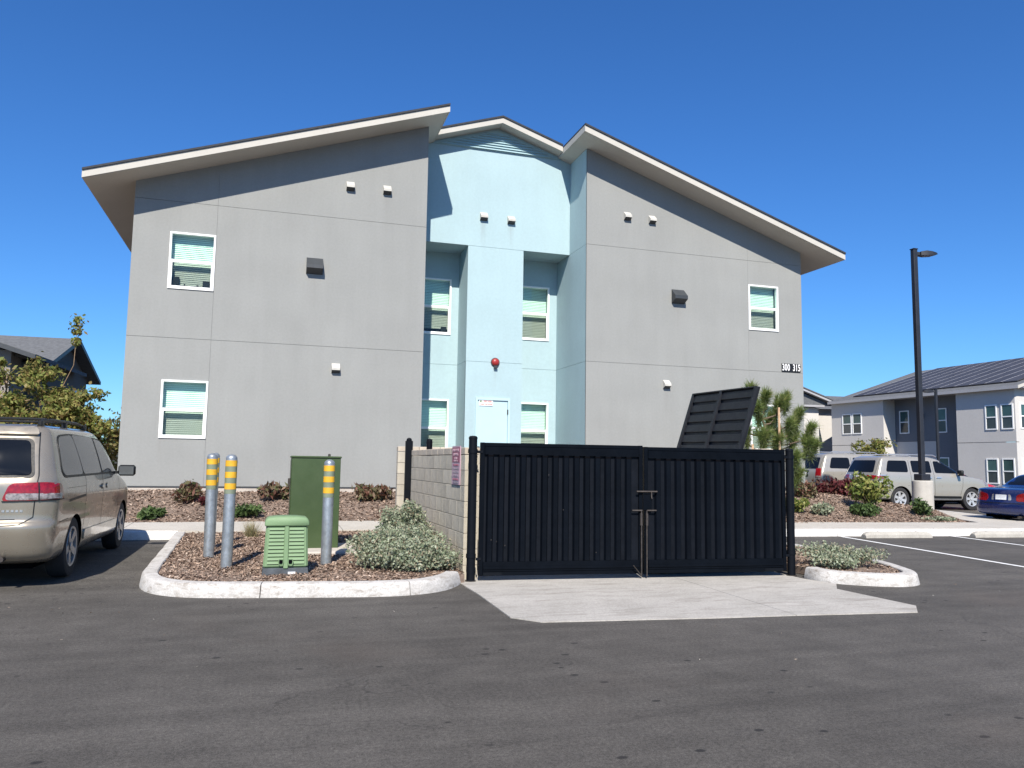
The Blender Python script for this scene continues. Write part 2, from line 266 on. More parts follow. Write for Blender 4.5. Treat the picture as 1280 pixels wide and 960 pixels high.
# ------------------------------------------------------------------ mesh helpers
def props(o, label=None, cat=None, group=None, kind=None):
    if label: o['label'] = label
    if cat: o['category'] = cat
    if group: o['group'] = group
    if kind: o['kind'] = kind
    return o
def root(name, loc, label, cat, rz=0.0, group=None):
    o = bpy.data.objects.new(name, None); COL.objects.link(o); o.location = loc; o.rotation_euler = (0, 0, rz); o.empty_display_size = 0.2
    return props(o, label, cat, group)
def link(name, me, parent=None, loc=None, rot=None):
    o = bpy.data.objects.new(name, me); COL.objects.link(o); o.parent = parent
    if loc is not None: o.location = loc
    if rot is not None: o.rotation_euler = rot
    return o
def off_of(parent):
    v = Vector((0, 0, 0)); p = parent
    while p is not None: v += p.location; p = p.parent
    return v
class MB:
    """collects simple shapes and links them as one mesh object"""
    def __init__(s): s.v = []; s.f = []; s.m = []
    def add(s, vs, fs, mi=0):
        b = len(s.v); s.v += [tuple(x) for x in vs]; s.f += [tuple(i + b for i in f) for f in fs]; s.m += [mi] * len(fs); return s
    def box(s, x0, x1, y0, y1, z0, z1, mi=0):
        return s.add([(x0, y0, z0), (x1, y0, z0), (x1, y1, z0), (x0, y1, z0), (x0, y0, z1), (x1, y0, z1), (x1, y1, z1), (x0, y1, z1)],
                     [(0, 3, 2, 1), (4, 5, 6, 7), (0, 1, 5, 4), (1, 2, 6, 5), (2, 3, 7, 6), (3, 0, 4, 7)], mi)
    def prism(s, poly, y0, y1, mi=0):
        """poly: (x,z) points, extruded along y"""
        n = len(poly); vs = [(x, y0, z) for x, z in poly] + [(x, y1, z) for x, z in poly]
        fs = [tuple(range(n)), tuple(range(2 * n - 1, n - 1, -1))] + [(i, i + n, (i + 1) % n + n, (i + 1) % n) for i in range(n)]
        return s.add(vs, fs, mi)
    def prismz(s, poly, z0, z1, mi=0):
        n = len(poly); vs = [(x, y, z0) for x, y in poly] + [(x, y, z1) for x, y in poly]
        fs = [tuple(range(n - 1, -1, -1)), tuple(range(n, 2 * n))] + [(i, (i + 1) % n, (i + 1) % n + n, i + n) for i in range(n)]
        return s.add(vs, fs, mi)
    def tube(s, pts, r, n=8, mi=0, caps=True):
        """tube through points, r a number or one radius per point"""
        pts = [Vector(p) for p in pts]; k = len(pts); rs = r if isinstance(r, (list, tuple)) else [r] * k
        vs = []; up = None
        for i, p in enumerate(pts):
            d = (pts[min(i + 1, k - 1)] - pts[max(i - 1, 0)]).normalized()
            a = up if up is not None else (Vector((1, 0, 0)) if abs(d.x) < 0.8 else Vector((0, 1, 0)))
            a = (a - d * a.dot(d)).normalized(); up = a; b = d.cross(a)
            for j in range(n):
                t = 2 * pi * j / n; vs.append(p + (a * cos(t) + b * sin(t)) * rs[i])
        fs = [(i * n + j, i * n + (j + 1) % n, (i + 1) * n + (j + 1) % n, (i + 1) * n + j) for i in range(k - 1) for j in range(n)]
        if caps: fs += [tuple(range(n - 1, -1, -1)), tuple(range((k - 1) * n, k * n))]
        return s.add(vs, fs, mi)
    def lathe(s, prof, c=(0, 0, 0), n=16, mi=0, axis='z', caps=True):
        vs = []
        for r, h in prof:
            for j in range(n):
                t = 2 * pi * j / n
                p = (r * cos(t), r * sin(t), h) if axis == 'z' else (r * cos(t), h, r * sin(t))
                vs.append((p[0] + c[0], p[1] + c[1], p[2] + c[2]))
        k = len(prof); fs = []
        for i in range(k - 1):
            for j in range(n):
                q = (i * n + j, i * n + (j + 1) % n, (i + 1) * n + (j + 1) % n, (i + 1) * n + j)
                fs.append(q if axis == 'z' else q[::-1])
        if caps: fs += [tuple(range(n - 1, -1, -1)), tuple(range((k - 1) * n, k * n))] if axis == 'z' else [tuple(range(n)), tuple(range(k * n - 1, (k - 1) * n - 1, -1))]
        return s.add(vs, fs, mi)
    def mesh(s, name, mats, bevel=0, smooth=None, off=None):
        me = bpy.data.meshes.new(name)
        vs = s.v if off is None else [(x - off[0], y - off[1], z - off[2]) for x, y, z in s.v]
        me.from_pydata(vs, [], s.f)
        for mn in (mats if isinstance(mats, (list, tuple)) else [mats]): me.materials.append(MATS[mn])
        me.polygons.foreach_set('material_index', s.m)
        if bevel:
            bm = bmesh.new(); bm.from_mesh(me)
            es = [e for e in bm.edges if len(e.link_faces) == 2 and e.calc_face_angle(0) > 0.5]
            bmesh.ops.bevel(bm, geom=es, offset=bevel, segments=1, affect='EDGES', clamp_overlap=True)
            bm.to_mesh(me); bm.free()
        if smooth is not None:
            me.polygons.foreach_set('use_smooth', [True] * len(me.polygons)); me.set_sharp_from_angle(angle=radians(smooth))
        me.update(); return me
    def build(s, name, mats, parent=None, bevel=0, smooth=None, world=False):
        off = off_of(parent) if (world and parent is not None) else None
        return link(name, s.mesh(name, mats, bevel, smooth, off), parent)
def npmesh(name, V, F, mn, parent=None, off=None, smooth=False):
    V = np.asarray(V, np.float32); F = np.asarray(F, np.int32)
    if off is not None: V = V - np.array(off, np.float32)
    me = bpy.data.meshes.new(name); k = F.shape[1]
    me.vertices.add(len(V)); me.vertices.foreach_set('co', V.ravel())
    me.loops.add(F.size); me.loops.foreach_set('vertex_index', F.ravel())
    me.polygons.add(len(F)); me.polygons.foreach_set('loop_start', np.arange(0, F.size, k, dtype=np.int32))
    if smooth: me.polygons.foreach_set('use_smooth', np.ones(len(F), bool))
    me.update(calc_edges=True); me.materials.append(MATS[mn])
    return link(name, me, parent)
def quads(C, size, aspect=1.6, up=0.0, nrm=None):
    """leaf-shaped quads (kites) at C with random orientation -> V,F"""
    n = len(C); d = rng.normal(size=(n, 3)); d[:, 2] += up; d /= np.linalg.norm(d, axis=1)[:, None]
    e = rng.normal(size=(n, 3)) if nrm is None else np.cross(d, nrm); e -= d * (e * d).sum(1)[:, None]; e /= np.linalg.norm(e, axis=1)[:, None] + 1e-9
    s = (size * rng.uniform(0.6, 1.3, n))[:, None]
    V = np.stack([C - d * s * .5 * aspect, C + e * s * .42 - d * s * 0.05, C + d * s * .5 * aspect, C - e * s * .42 - d * s * 0.05], 1).reshape(-1, 3)
    return V, np.arange(4 * n).reshape(n, 4)
def text_mesh(txt, size, extrude=0.004, align='CENTER', bold=0.0):
    c = bpy.data.curves.new('lettering', 'FONT'); c.body = txt; c.size = size; c.extrude = extrude; c.align_x = align; c.align_y = 'CENTER'; c.offset = bold
    c.resolution_u = 3
    o = bpy.data.objects.new('lettering', c); COL.objects.link(o)
    dg = bpy.context.evaluated_depsgraph_get(); me = bpy.data.meshes.new_from_object(o.evaluated_get(dg)); bpy.data.objects.remove(o); bpy.data.curves.remove(c)
    me.materials.clear(); return me
def lettering(txt, size, mn, parent, mat4, name='lettering', bold=0.0, extrude=0.003, sx=1.0):
    me = text_mesh(txt, size, extrude, bold=bold); me.transform(Matrix.Diagonal((sx, 1, 1, 1))); me.transform(mat4); me.materials.append(MATS[mn])
    return link(name, me, parent)

# ------------------------------------------------------------------ ground heights
def sstep(t): t = min(1.0, max(0.0, t)); return t * t * (3 - 2 * t)
def gz(x, y): return 0.015 * max(0.0, min(y, 40) - 10.0) * sstep((8 - x) / 6)
def mz(x, y):                                             # the planted strip in front of the building
    base = gz(x, 16.9) + 0.125
    return base + (0.73 - base) * sstep((y - 16.75) / 3.0) * sstep((21.5 - x) / 6.5) + 0.03 * sin(x * 2.1) * sin(y * 1.7) * sstep((y - 17) / 1.5)

def struct(o): o['kind'] = 'structure'; return o
xs = sorted(set(list(np.linspace(-3000, -60, 6)) + list(np.linspace(-60, 90, 61)) + list(np.linspace(90, 3000, 6))))
ys = sorted(set(list(np.linspace(-3000, -30, 5)) + list(np.linspace(-30, 60, 46)) + list(np.linspace(60, 3000, 6))))
g = MB(); g.v = [(x, y, gz(x, y)) for y in ys for x in xs]; nx = len(xs)
for j in range(len(ys) - 1):
    for i in range(nx - 1): g.f.append((j * nx + i, j * nx + i + 1, (j + 1) * nx + i + 1, (j + 1) * nx + i)); g.m.append(0)
struct(g.build('parking_lot_ground', 'asphalt', smooth=60))

def sheet(name, poly, zf, thick, mn, step=0.6, smooth=None, bevel=0):
    """closed slab following zf over a polygon"""
    bm = bmesh.new(); n = len(poly)
    P = []
    for i in range(n):
        a = Vector(poly[i]); b = Vector(poly[(i + 1) % n]); k = max(1, int((b - a).length / step))
        for j in range(k): P.append(a.lerp(b, j / k))
    top = [bm.verts.new((p.x, p.y, zf(p.x, p.y))) for p in P]; bot = [bm.verts.new((p.x, p.y, zf(p.x, p.y) - thick)) for p in P]
    f = bm.faces.new(top); k = len(P)
    for i in range(k): bm.faces.new((bot[i], bot[(i + 1) % k], top[(i + 1) % k], top[i]))
    bmesh.ops.triangulate(bm, faces=[f]); bmesh.ops.recalc_face_normals(bm, faces=bm.faces)
    me = bpy.data.meshes.new(name); bm.to_mesh(me); bm.free(); me.materials.append(MATS[mn]); return link(name, me)
# concrete apron in front of the gates, in panels
gx = lambda x, y: 0.010
apr = [(2.36, 9.72), (2.37, 8.85), (2.33, 7.50), (2.56, 7.22), (4.36, 7.03), (5.2, 6.97), (5.28, 9.40), (5.3, 14.3), (2.46, 14.3)]
apr2 = [(5.208, 6.97), (6.60, 6.83), (6.88, 7.14), (6.82, 8.33), (7.10, 8.68), (6.98, 9.2), (7.1, 14.3), (5.308, 14.3), (5.288, 9.40)]
slab = root('concrete_apron', (0, 0, 0), None, None); slab['kind'] = 'structure'
for p in (apr, apr2):
    o = sheet('slab_panel', p, gx, 0.1, 'slab_concrete'); o.parent = slab
# painted bay lines
def strip(a, b, wd, mn='paint_line', h=0.006):
    a = Vector(a); b = Vector(b); d = (b - a).normalized(); nn = Vector((-d.y, d.x)) * wd / 2; m = MB(); k = max(2, int((b - a).length / .5))
    for i in range(k):
        p, q = a.lerp(b, i / k), a.lerp(b, (i + 1) / k)
        vs = [(c.x, c.y, gz(c.x, c.y) + h) for c in (p - nn, q - nn, q + nn, p + nn)]; m.add(vs, [(0, 3, 2, 1)])
    return m
for a, b in (((12.12, 14.62), (11.35, 9.30)), ((14.92, 14.42), (14.2, 9.1)), ((17.6, 14.2), (16.9, 8.9)), ((9.35, 14.8), (9.0, 12.4))):
    o = strip(a, b, 0.10).build('painted_bay_line', 'paint_line'); struct(o)

# kerbs: swept profile along a polyline (outer bottom line), inside is to the left of travel
def kerb(name, pts, zf, mn, width=0.17, h=0.15, seg=3.0, closed=False, par=None, nose=0.03):
    P = [Vector(p) for p in pts]
    fine = []
    for i in range(len(P) - 1):
        k = max(1, int((P[i + 1] - P[i]).length / 0.12))
        fine += [P[i].lerp(P[i + 1], j / k) for j in range(k)]
    fine.append(P[-1])
    # smooth
    for _ in range(3): fine = [fine[0]] + [(fine[i - 1] + fine[i] * 2 + fine[i + 1]) / 4 for i in range(1, len(fine) - 1)] + [fine[-1]]
    L = 0; cuts = [0]
    for i in range(1, len(fine)):
        L += (fine[i] - fine[i - 1]).length
        if L > seg: cuts.append(i); L = 0
    if cuts[-1] != len(fine) - 1: cuts.append(len(fine) - 1)
    nrm = []
    for i in range(len(fine)):
        d = (fine[min(i + 1, len(fine) - 1)] - fine[max(0, i - 1)]).normalized(); nrm.append(Vector((-d.y, d.x)))
    prof = [(0.0, -0.08), (0.0, 0.0), (nose * 0.8, h * 0.80), (nose + 0.012, h * 0.95), (nose + 0.035, h), (nose + width - 0.01, h), (nose + width, h - 0.012), (nose + width, -0.08)]
    inner = [fine[i] + nrm[i] * (nose + width) for i in range(len(fine))]
    for a, b in zip(cuts[:-1], cuts[1:]):
        m = MB(); kk = len(prof); vs = []
        for i in range(a, b + 1):
            sh = 0.0
            tang = Vector((nrm[i].y, -nrm[i].x))
            if i == a and a != 0: sh = 0.005
            if i == b and b != len(fine) - 1: sh = -0.005
            for o_, z in prof:
                q = fine[i] + nrm[i] * o_ + tang * sh
                wob = 0.004 * sin(q.x * 9 + q.y * 7) if 0 < z else 0
                vs.append((q.x + nrm[i].x * wob, q.y + nrm[i].y * wob, zf(fine[i].x, fine[i].y) + z))
        n = b - a + 1
        fs = [(i * kk + j, (i + 1) * kk + j, (i + 1) * kk + j + 1, i * kk + j + 1) for i in range(n - 1) for j in range(kk - 1)]
        fs += [tuple(range(kk)), tuple(range((n - 1) * kk + kk - 1, (n - 1) * kk - 1, -1))]
        m.add(vs, fs); o = m.build('kerb_segment', mn, par, smooth=28)
    return inner
def kroot(name): r = bpy.data.objects.new(name, None); COL.objects.link(r); r['kind'] = 'structure'; return r
isl = [(-1.50, 15.02), (-1.44, 12.5), (-1.40, 10.6), (-1.36, 10.15), (-1.20, 9.70), (-0.88, 9.38), (-0.45, 9.24), (0.0, 9.17), (0.79, 9.03), (1.35, 8.96), (1.75, 9.02), (2.07, 9.22), (2.28, 9.50), (2.37, 9.72)]
in1 = kerb('island_kerb', isl, gz, 'kerb_white', seg=1.6, par=kroot('island_kerb'))
isr = [(7.08, 9.30), (7.00, 8.92), (7.2, 8.66), (7.5, 8.45), (7.85, 8.28), (8.25, 8.42), (8.50, 8.85), (8.78, 9.55), (8.98, 10.3), (9.08, 11.1), (9.1, 12.3), (9.1, 15.0)]
in2 = kerb('right_island_kerb', isr, gz, 'kerb_white', seg=2.0, par=kroot('right_island_kerb'))
in3 = kerb('left_walk_kerb', [(-30, 15.35), (-4, 15.16), (-1.44, 15.12)], gz, 'kerb_far', seg=3.0, par=kroot('left_walk_kerb'))
in4 = kerb('right_walk_kerb', [(9.2, 14.98), (12.1, 14.72), (14.6, 14.42), (18.0, 14.15), (30, 13.3)], gz, 'kerb_far', seg=2.9, par=kroot('right_walk_kerb'))
# pavements
wl = root('left_pavement', (0, 0, 0), None, None); wl['kind'] = 'structure'
wz = lambda x, y: gz(x, y) + 0.152
XL = [-30, -24, -18, -12, -9, -6.3, -4.2, -2.4, -0.6, 1.4, 3.4, 5.4, 7.4, 9.4]
for a, b in zip(XL[:-1], XL[1:]):
    f1 = lambda x: (15.33 - 0.007 * (x + 4)) if x < -1.4 else 15.05
    sheet('paving_slab', [(a + .006, f1(a)), (b - .006, f1(b - .01)), (b - .006, 16.85), (a + .006, 16.85)], wz, 0.12, 'walk_concrete').parent = wl
wr = root('right_pavement', (0, 0, 0), None, None); wr['kind'] = 'structure'
XR = [9.4, 11.2, 13.0, 14.8, 16.6, 18.4, 20.4, 23, 27, 32]
f2 = lambda x: 14.98 + 0.205 - (x - 9.2) * 0.078
f3 = lambda x: 16.85 - max(0, x - 12) * 0.115
for a, b in zip(XR[:-1], XR[1:]):
    sheet('paving_slab', [(a + .006, f2(a)), (b - .006, f2(b)), (b - .006, f3(b)), (a + .006, f3(a))], wz, 0.12, 'walk_concrete').parent = wr
# diagonal walk strip on the far right
for (a, b, c, d) in (((17.75, 16.2), (19.9, 15.95), (20.6, 18.2), (19.1, 18.9)), ((19.11, 18.93), (20.61, 18.22), (21.4, 20.6), (20.3, 21.3)), ((20.31, 21.33), (21.41, 20.63), (22.0, 23.4), (21.0, 23.6))):
    sheet('paving_slab', [a, b, c, d], lambda x, y: 0.148, 0.12, 'walk_concrete').parent = wr
in5 = kerb('far_right_kerb', [(19.95, 15.9), (20.65, 18.1), (21.45, 20.5), (22.1, 23.4), (22.4, 26.5), (22.4, 40)], gz, 'kerb_far', width=0.14, seg=3, par=kroot('far_right_kerb'))

# ------------------------------------------------------------------ mulch beds
def chips(name, pts, zf, n, size, label_parent=None, flat=0.35):
    P = [Vector(p) for p in pts]; xs_ = [p.x for p in P]; ys_ = [p.y for p in P]
    x0, x1, y0, y1 = min(xs_), max(xs_), min(ys_), max(ys_)
    Q = rng.uniform((x0, y0), (x1, y1), (int(n * 1.0), 2))
    px = np.array(xs_); py = np.array(ys_); ins = np.zeros(len(Q), bool); j = len(P) - 1
    for i in range(len(P)):
        c = ((py[i] > Q[:, 1]) != (py[j] > Q[:, 1])) & (Q[:, 0] < (px[j] - px[i]) * (Q[:, 1] - py[i]) / (py[j] - py[i] + 1e-12) + px[i]); ins ^= c; j = i
    Q = Q[ins]; Z = np.array([zf(a, b) for a, b in Q]); C = np.column_stack([Q, Z + rng.uniform(0.0, 0.022, len(Q))])
    m = len(C); th = rng.uniform(0, 2 * pi, m); tl = rng.normal(0, flat, m)
    d = np.column_stack([np.cos(th) * np.cos(tl), np.sin(th) * np.cos(tl), np.sin(tl)]); e = np.column_stack([-np.sin(th), np.cos(th), rng.normal(0, flat, m)]); e /= np.linalg.norm(e, axis=1)[:, None]
    L = (size * rng.uniform(0.5, 1.6, m))[:, None]; W_ = L * rng.uniform(0.22, 0.5, m)[:, None]
    V = np.stack([C - d * L / 2 - e * W_ / 2, C + d * L / 2 - e * W_ / 2 * .7, C + d * L / 2 + e * W_ / 2, C - d * L / 2 + e * W_ / 2 * .8], 1).reshape(-1, 3)
    o = npmesh(name, V, np.arange(4 * m).reshape(m, 4), 'chips'); o['kind'] = 'stuff'; return o
def bed(name, poly, zf, cx, cy, step=0.25):
    """bumpy soil surface filling a polygon, built as a clipped grid"""
    return sheet(name, poly, zf, 0.1, 'soil', step=step)
iz = lambda x, y: gz(x, y) + 0.115 + 0.012 * sin(x * 5) * sin(y * 4)
p_isl = [(p.x, p.y) for p in in1[::3]] + [(2.42, 9.75), (2.42, 15.05), (-1.3, 15.05)]
struct(bed('island_soil', p_isl, iz, 0, 0)); c = chips('bark_mulch', p_isl, iz, 46000, 0.036)
props(c, 'brown bark mulch covering the kerbed island with the bollards', 'mulch')
p_isr = [(p.x, p.y) for p in in2[::3]] + [(7.1, 15.0)]
struct(bed('right_island_soil', p_isr, iz, 0, 0)); c = chips('bark_mulch', p_isr, iz, 9000, 0.038)
props(c, 'brown bark mulch in the small kerbed island right of the gate', 'mulch')
# strip in front of the building: regular height grid
gxs = np.linspace(-30, 22.2, 150); gys = np.concatenate([np.linspace(16.70, 20.3, 26), [22.5, 26, 30, 34]])
def inb(x, y): return True
m = MB(); nn = len(gxs); idx = {}
def clampy(x, y):
    f = 16.85 if x < 12 else max(f3(x), 16.2)
    return max(y, f - 0.02)
def bedx(x, y):   # right edge follows the diagonal walk
    xe = np.interp(y, [16.2, 18.9, 21.3, 23.6, 40], [17.8, 19.1, 20.3, 21.0, 22.3]) if y > 16 else 17.8
    return min(x, xe)
m.v = [(bedx(x, clampy(x, y)), clampy(x, y), mz(bedx(x, clampy(x, y)), clampy(x, y))) for y in gys for x in gxs]
for j in range(len(gys) - 1):
    for i in range(nn - 1):
        q = (j * nn + i, j * nn + i + 1, (j + 1) * nn + i + 1, (j + 1) * nn + i)
        if len({tuple(round(c_, 4) for c_ in m.v[k]) for k in q}) >= 3 and m.v[q[0]][0] < m.v[q[1]][0] - 1e-5: m.f.append(q); m.m.append(0)
struct(m.build('planting_bed_soil', 'soil', smooth=60))
c = chips('bark_mulch', [(-7, 16.86), (17.6, 16.3), (19.0, 18.9), (20.2, 21.2), (20.9, 23.5), (21.0, 25), (14, 25), (14, 20.0), (-7, 20.0)], mz, 110000, 0.060)
props(c, 'brown bark mulch on the sloping bed along the foot of the grey building', 'mulch')

# ------------------------------------------------------------------ main building
T = Vector((0, 20, 0))
bld = root('apartment_building', (6.04, 20.0, 0.75), 'two storey grey and pale blue stucco apartment block with sloping roofs behind the black gates', 'building')
def panel(name, par, xb, zb, y, holes, mn, topf=None, dep=0.1, flip=1, botf=None):
    """stucco sheet in plane y facing -y with rectangular holes; topf gives z of the top row by x"""
    xb = sorted(set([round(a, 4) for a in xb] + [round(h[k], 4) for h in holes for k in (0, 1)])); zb = sorted(set([round(a, 4) for a in zb] + [round(h[k], 4) for h in holes for k in (2, 3)]))
    bm = bmesh.new(); G = {}
    for j, z in enumerate(zb):
        for i, x in enumerate(xb):
            zz = topf(x) if (topf and j == len(zb) - 1) else z
            G[i, j] = bm.verts.new((x, y, zz))
    for j in range(len(zb) - 1):
        for i in range(len(xb) - 1):
            cx, cz = (xb[i] + xb[i + 1]) / 2, (zb[j] + zb[j + 1]) / 2
            if any(h[0] < cx < h[1] and h[2] < cz < h[3] for h in holes): continue
            bm.faces.new((G[i, j], G[i + 1, j], G[i + 1, j + 1], G[i, j + 1]))
    be = [e for e in bm.edges if len(e.link_faces) == 1]
    r = bmesh.ops.extrude_edge_only(bm, edges=be)
    for v in r['geom']:
        if isinstance(v, bmesh.types.BMVert): v.co.y += dep
    bmesh.ops.delete(bm, geom=[v for v in bm.verts if not v.link_edges], context='VERTS')
    bmesh.ops.recalc_face_normals(bm, faces=bm.faces)
    me = bpy.data.meshes.new(name); bm.to_mesh(me); bm.free(); me.materials.append(MATS[mn])
    # object space = world minus the root offset
    o_ = off_of(par); me.transform(Matrix.Translation(-o_)); return link(name, me, par)
GAP = 0.004
ZB, Z1, Z2 = 0.85, 4.33, 7.64
zl = lambda x: 8.05 + (x + 3.26) / 3.0          # soffit line, left block
zr = lambda x: 8.05 + (15.35 - x) / 3.0         # right block
CX = 6.04
zc = lambda x: 11.20 - abs(x - CX) * 0.327
winL = [(-2.44, -1.41, 5.51, 6.89), (-2.44, -1.41, 1.96, 3.33)]
winR = [(13.48, 14.51, 5.54, 6.91), (13.48, 14.51, 1.96, 3.33)]
def block(x0, x1, xj, top, holes):
    for a, b in ((x0, xj), (xj, x1)):
        a2 = a if a == x0 else a + GAP * .5; b2 = b if b == x1 else b - GAP * .5
        for k, (c, d) in enumerate(((ZB, Z1), (Z1, Z2), (Z2, None))):
            c2 = c if k == 0 else c + GAP
            hs = [h for h in holes if a - .01 <= h[0] and h[1] <= b + .01 and c < h[2] < (d or 99)]
            if d is None: panel('stucco_panel', bld, [a2, b2], [c2, c2 + 0.3], 20.0, [], 'stucco_grey', topf=top, dep=0.03)
            else: panel('stucco_panel', bld, [a2, b2], [c2, d - GAP], 20.0, hs, 'stucco_grey', dep=0.03)
    panel('wall_core', bld, [x0 + .002, x1 - .002], [ZB + .01, 8.0], 20.018, holes, 'stucco_grey', topf=lambda x: top(x) - .01, dep=0.2)
block(-3.26, 3.74, -1.405, zl, winL)
block(8.28, 15.35, 13.47, zr, winR)
# sides, backs and foundation of both blocks
m = MB()
for x0, x1, f in ((-3.26, 3.74, zl), (8.28, 15.35, zr)):
    pass
def sidewall(name, x, y0, y1, z0, z1, mn, thick, joints=()):
    zs = [z0] + list(joints) + [z1]
    for a, b in zip(zs[:-1], zs[1:]):
        q = MB(); a2 = a if a == z0 else a + GAP; b2 = b if b == z1 else b - GAP
        q.box(min(x, x + thick), max(x, x + thick), y0, y1, a2, b2); q.build(name, mn, bld, world=True)
sidewall('stucco_panel', -3.26, 20.22, 36, ZB, zl(-3.26), 'stucco_grey', 0.03, (Z1, Z2))
sidewall('stucco_panel', 15.35, 20.22, 36, ZB, zr(15.35), 'stucco_grey', -0.03, (Z1, Z2))
sidewall('stucco_panel', 3.74, 20.032, 22.40, ZB, zl(3.74) - .003, 'stucco_cyan', -0.03, (Z1, Z2))
sidewall('stucco_panel', 8.28, 20.0005, 22.40, ZB, zr(8.28) - .003, 'stucco_cyan', 0.03, (Z1, Z2))
MB().box(-3.2, 15.3, 35.8, 36, ZB, 8.0).build('rear_wall', 'stucco_grey', bld, world=True)
q = MB(); q.box(-3.24, 3.72, 20.012, 20.2, 0.3, ZB - .012); q.box(8.30, 15.33, 20.012, 20.2, 0.3, ZB - .012); q.box(15.2, 15.33, 20.2, 36, 0.1, ZB - .012)
q.box(3.72, 8.3, 21.312, 21.5, .3, ZB - .012); q.build('foundation', 'foundation', bld, world=True)
for a_, b_ in ((-3.265, 3.74), (8.28, 15.355)): MB().box(a_, b_, 19.994, 20.2, ZB - .028, ZB - .002).build('weep_screed', 'vent_dark', bld, world=True)
# pale blue centre
panel('stucco_panel', bld, [3.742, CX, 8.278], [Z2 + GAP, 8.2], 21.3, [], 'stucco_cyan', topf=zc, dep=0.03)
panel('wall_core', bld, [3.745, CX, 8.275], [Z2 + .001, 8.2], 21.318, [], 'stucco_cyan', topf=lambda x: zc(x) - .01, dep=0.2)
dh = [(5.50, 6.50, 0.86, 3.32)]
panel('stucco_panel', bld, [5.20, 6.85], [Z1 + GAP, Z2 - GAP], 21.3, [], 'stucco_cyan', dep=0.03)
panel('stucco_panel', bld, [5.20, 6.85], [ZB, Z1 - GAP], 21.3, dh, 'stucco_cyan', dep=0.06)
panel('wall_core', bld, [5.203, 6.847], [ZB, Z2], 21.318, dh, 'stucco_cyan', dep=0.1)
for x0, x1 in ((5.20, 5.23), (6.82, 6.85)):
    for a, b in ((ZB, Z1 - GAP), (Z1 + GAP, Z2 - .002)): MB().box(x0, x1, 21.33, 22.36, a, b).build('stucco_panel', 'stucco_cyan', bld, world=True)
winN = [(3.94, 4.97, 5.20, 6.86), (7.01, 8.03, 5.20, 6.86), (3.94, 4.97, 1.66, 3.31), (7.01, 8.03, 1.66, 3.31)]
for x0, x1 in ((3.742, 5.199), (6.851, 8.278)):
    for a, b in ((ZB, Z1 - GAP), (Z1 + GAP, Z2 + .05)):
        panel('stucco_panel', bld, [x0, x1], [a, b], 22.35, [h for h in winN if x0 < h[0] < x1 and a < h[2] < b], 'stucco_cyan', dep=0.06)
    panel('wall_core', bld, [x0, x1], [ZB, Z2 + .05], 22.368, [h for h in winN if x0 < h[0] < x1], 'stucco_cyan', dep=0.15)
    MB().box(x0, x1, 21.33, 22.349, Z2 + .0, Z2 + .04).build('niche_soffit', 'stucco_cyan', bld, world=True)

def window(par, x0, x1, z0, z1, y, low='pane_screen', blind=(0.0, 1.0), things=False):
    """vinyl single hung window; frame, lower sash, panes and blinds"""
    fw = 0.046; zm = z0 + (z1 - z0) * 0.50
    f = MB(); f.box(x0, x0 + fw, y - .028, y + .09, z0, z1); f.box(x1 - fw, x1, y - .028, y + .09, z0, z1)
    f.box(x0 + fw, x1 - fw, y - .028, y + .09, z0, z0 + fw); f.box(x0 + fw, x1 - fw, y - .028, y + .09, z1 - fw, z1); f.box(x0 + fw, x1 - fw, y - .012, y + .07, zm - .02, zm + .025)
    W = f.build('window', 'white_vinyl', par, bevel=0.004, world=True)
    s = MB(); a0, a1, b0, b1 = x0 + fw + .002, x1 - fw - .002, z0 + fw + .002, zm - .022; sw = 0.032
    s.box(a0, a0 + sw, y - .002, y + .05, b0, b1); s.box(a1 - sw, a1, y - .002, y + .05, b0, b1); s.box(a0 + sw, a1 - sw, y - .002, y + .05, b0, b0 + sw); s.box(a0 + sw, a1 - sw, y - .002, y + .05, b1 - sw * .7, b1)
    s.build('sash', 'white_vinyl', W, world=True)
    MB().box(a0 + sw, a1 - sw, y + .018, y + .024, b0 + sw, b1 - sw * .7).build('pane', low, W, world=True)
    MB().box(x0 + fw, x1 - fw, y + .030, y + .036, zm + .025, z1 - fw).build('pane', 'pane_green', W, world=True)
    b = MB(); zt = z1 - .03; zz = zt - .02; zlow = z0 + (z1 - z0) * blind[0] + .03; k = 0
    while zz > zlow:
        dz = 0.0 if k % 7 else random.uniform(-.004, .004)
        b.add([(x0 + .03, y + .176, zz - .0225 + dz), (x1 - .03, y + .176, zz - .0225), (x1 - .03, y + .194, zz + .022), (x0 + .03, y + .194, zz + .022 + dz)], [(0, 1, 2, 3)]); zz -= 0.047; k += 1
    b.box(x0 + .03, x1 - .03, y + .17, y + .21, zt - .02, zt + .03); b.box(x0 + .03, x1 - .03, y + .172, y + .208, zlow - .03, zlow - .01)
    o = b.build('blind_slats', 'blind', W, world=True); o['kind'] = 'stuff'
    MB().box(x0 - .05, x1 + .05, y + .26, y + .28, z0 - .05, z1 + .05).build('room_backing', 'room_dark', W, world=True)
    if things:
        t = MB(); t.box(x0 + .09, x0 + .24, y + .10, y + .15, z0 + .09, z0 + .32); t.box(x1 - .26, x1 - .10, y + .10, y + .15, z0 + .09, z0 + .26); t.box(x0 + .35, x0 + .38, y + .1, y + .13, z0 + .09, z0 + .15); t.box(x1 - .4, x1 - .35, y + .1, y + .13, z0 + .09, z0 + .14)
        t.build('windowsill_items', 'room_dark', W, world=True)
    return W
for i, h in enumerate(winL): window(bld, *h, 20.0, things=(i == 0))
for i, h in enumerate(winR): window(bld, *h, 20.0)
for i, h in enumerate(winN): window(bld, *h, 22.35, blind=(0.12 if i == 0 else 0.0, 1), things=(i == 0))

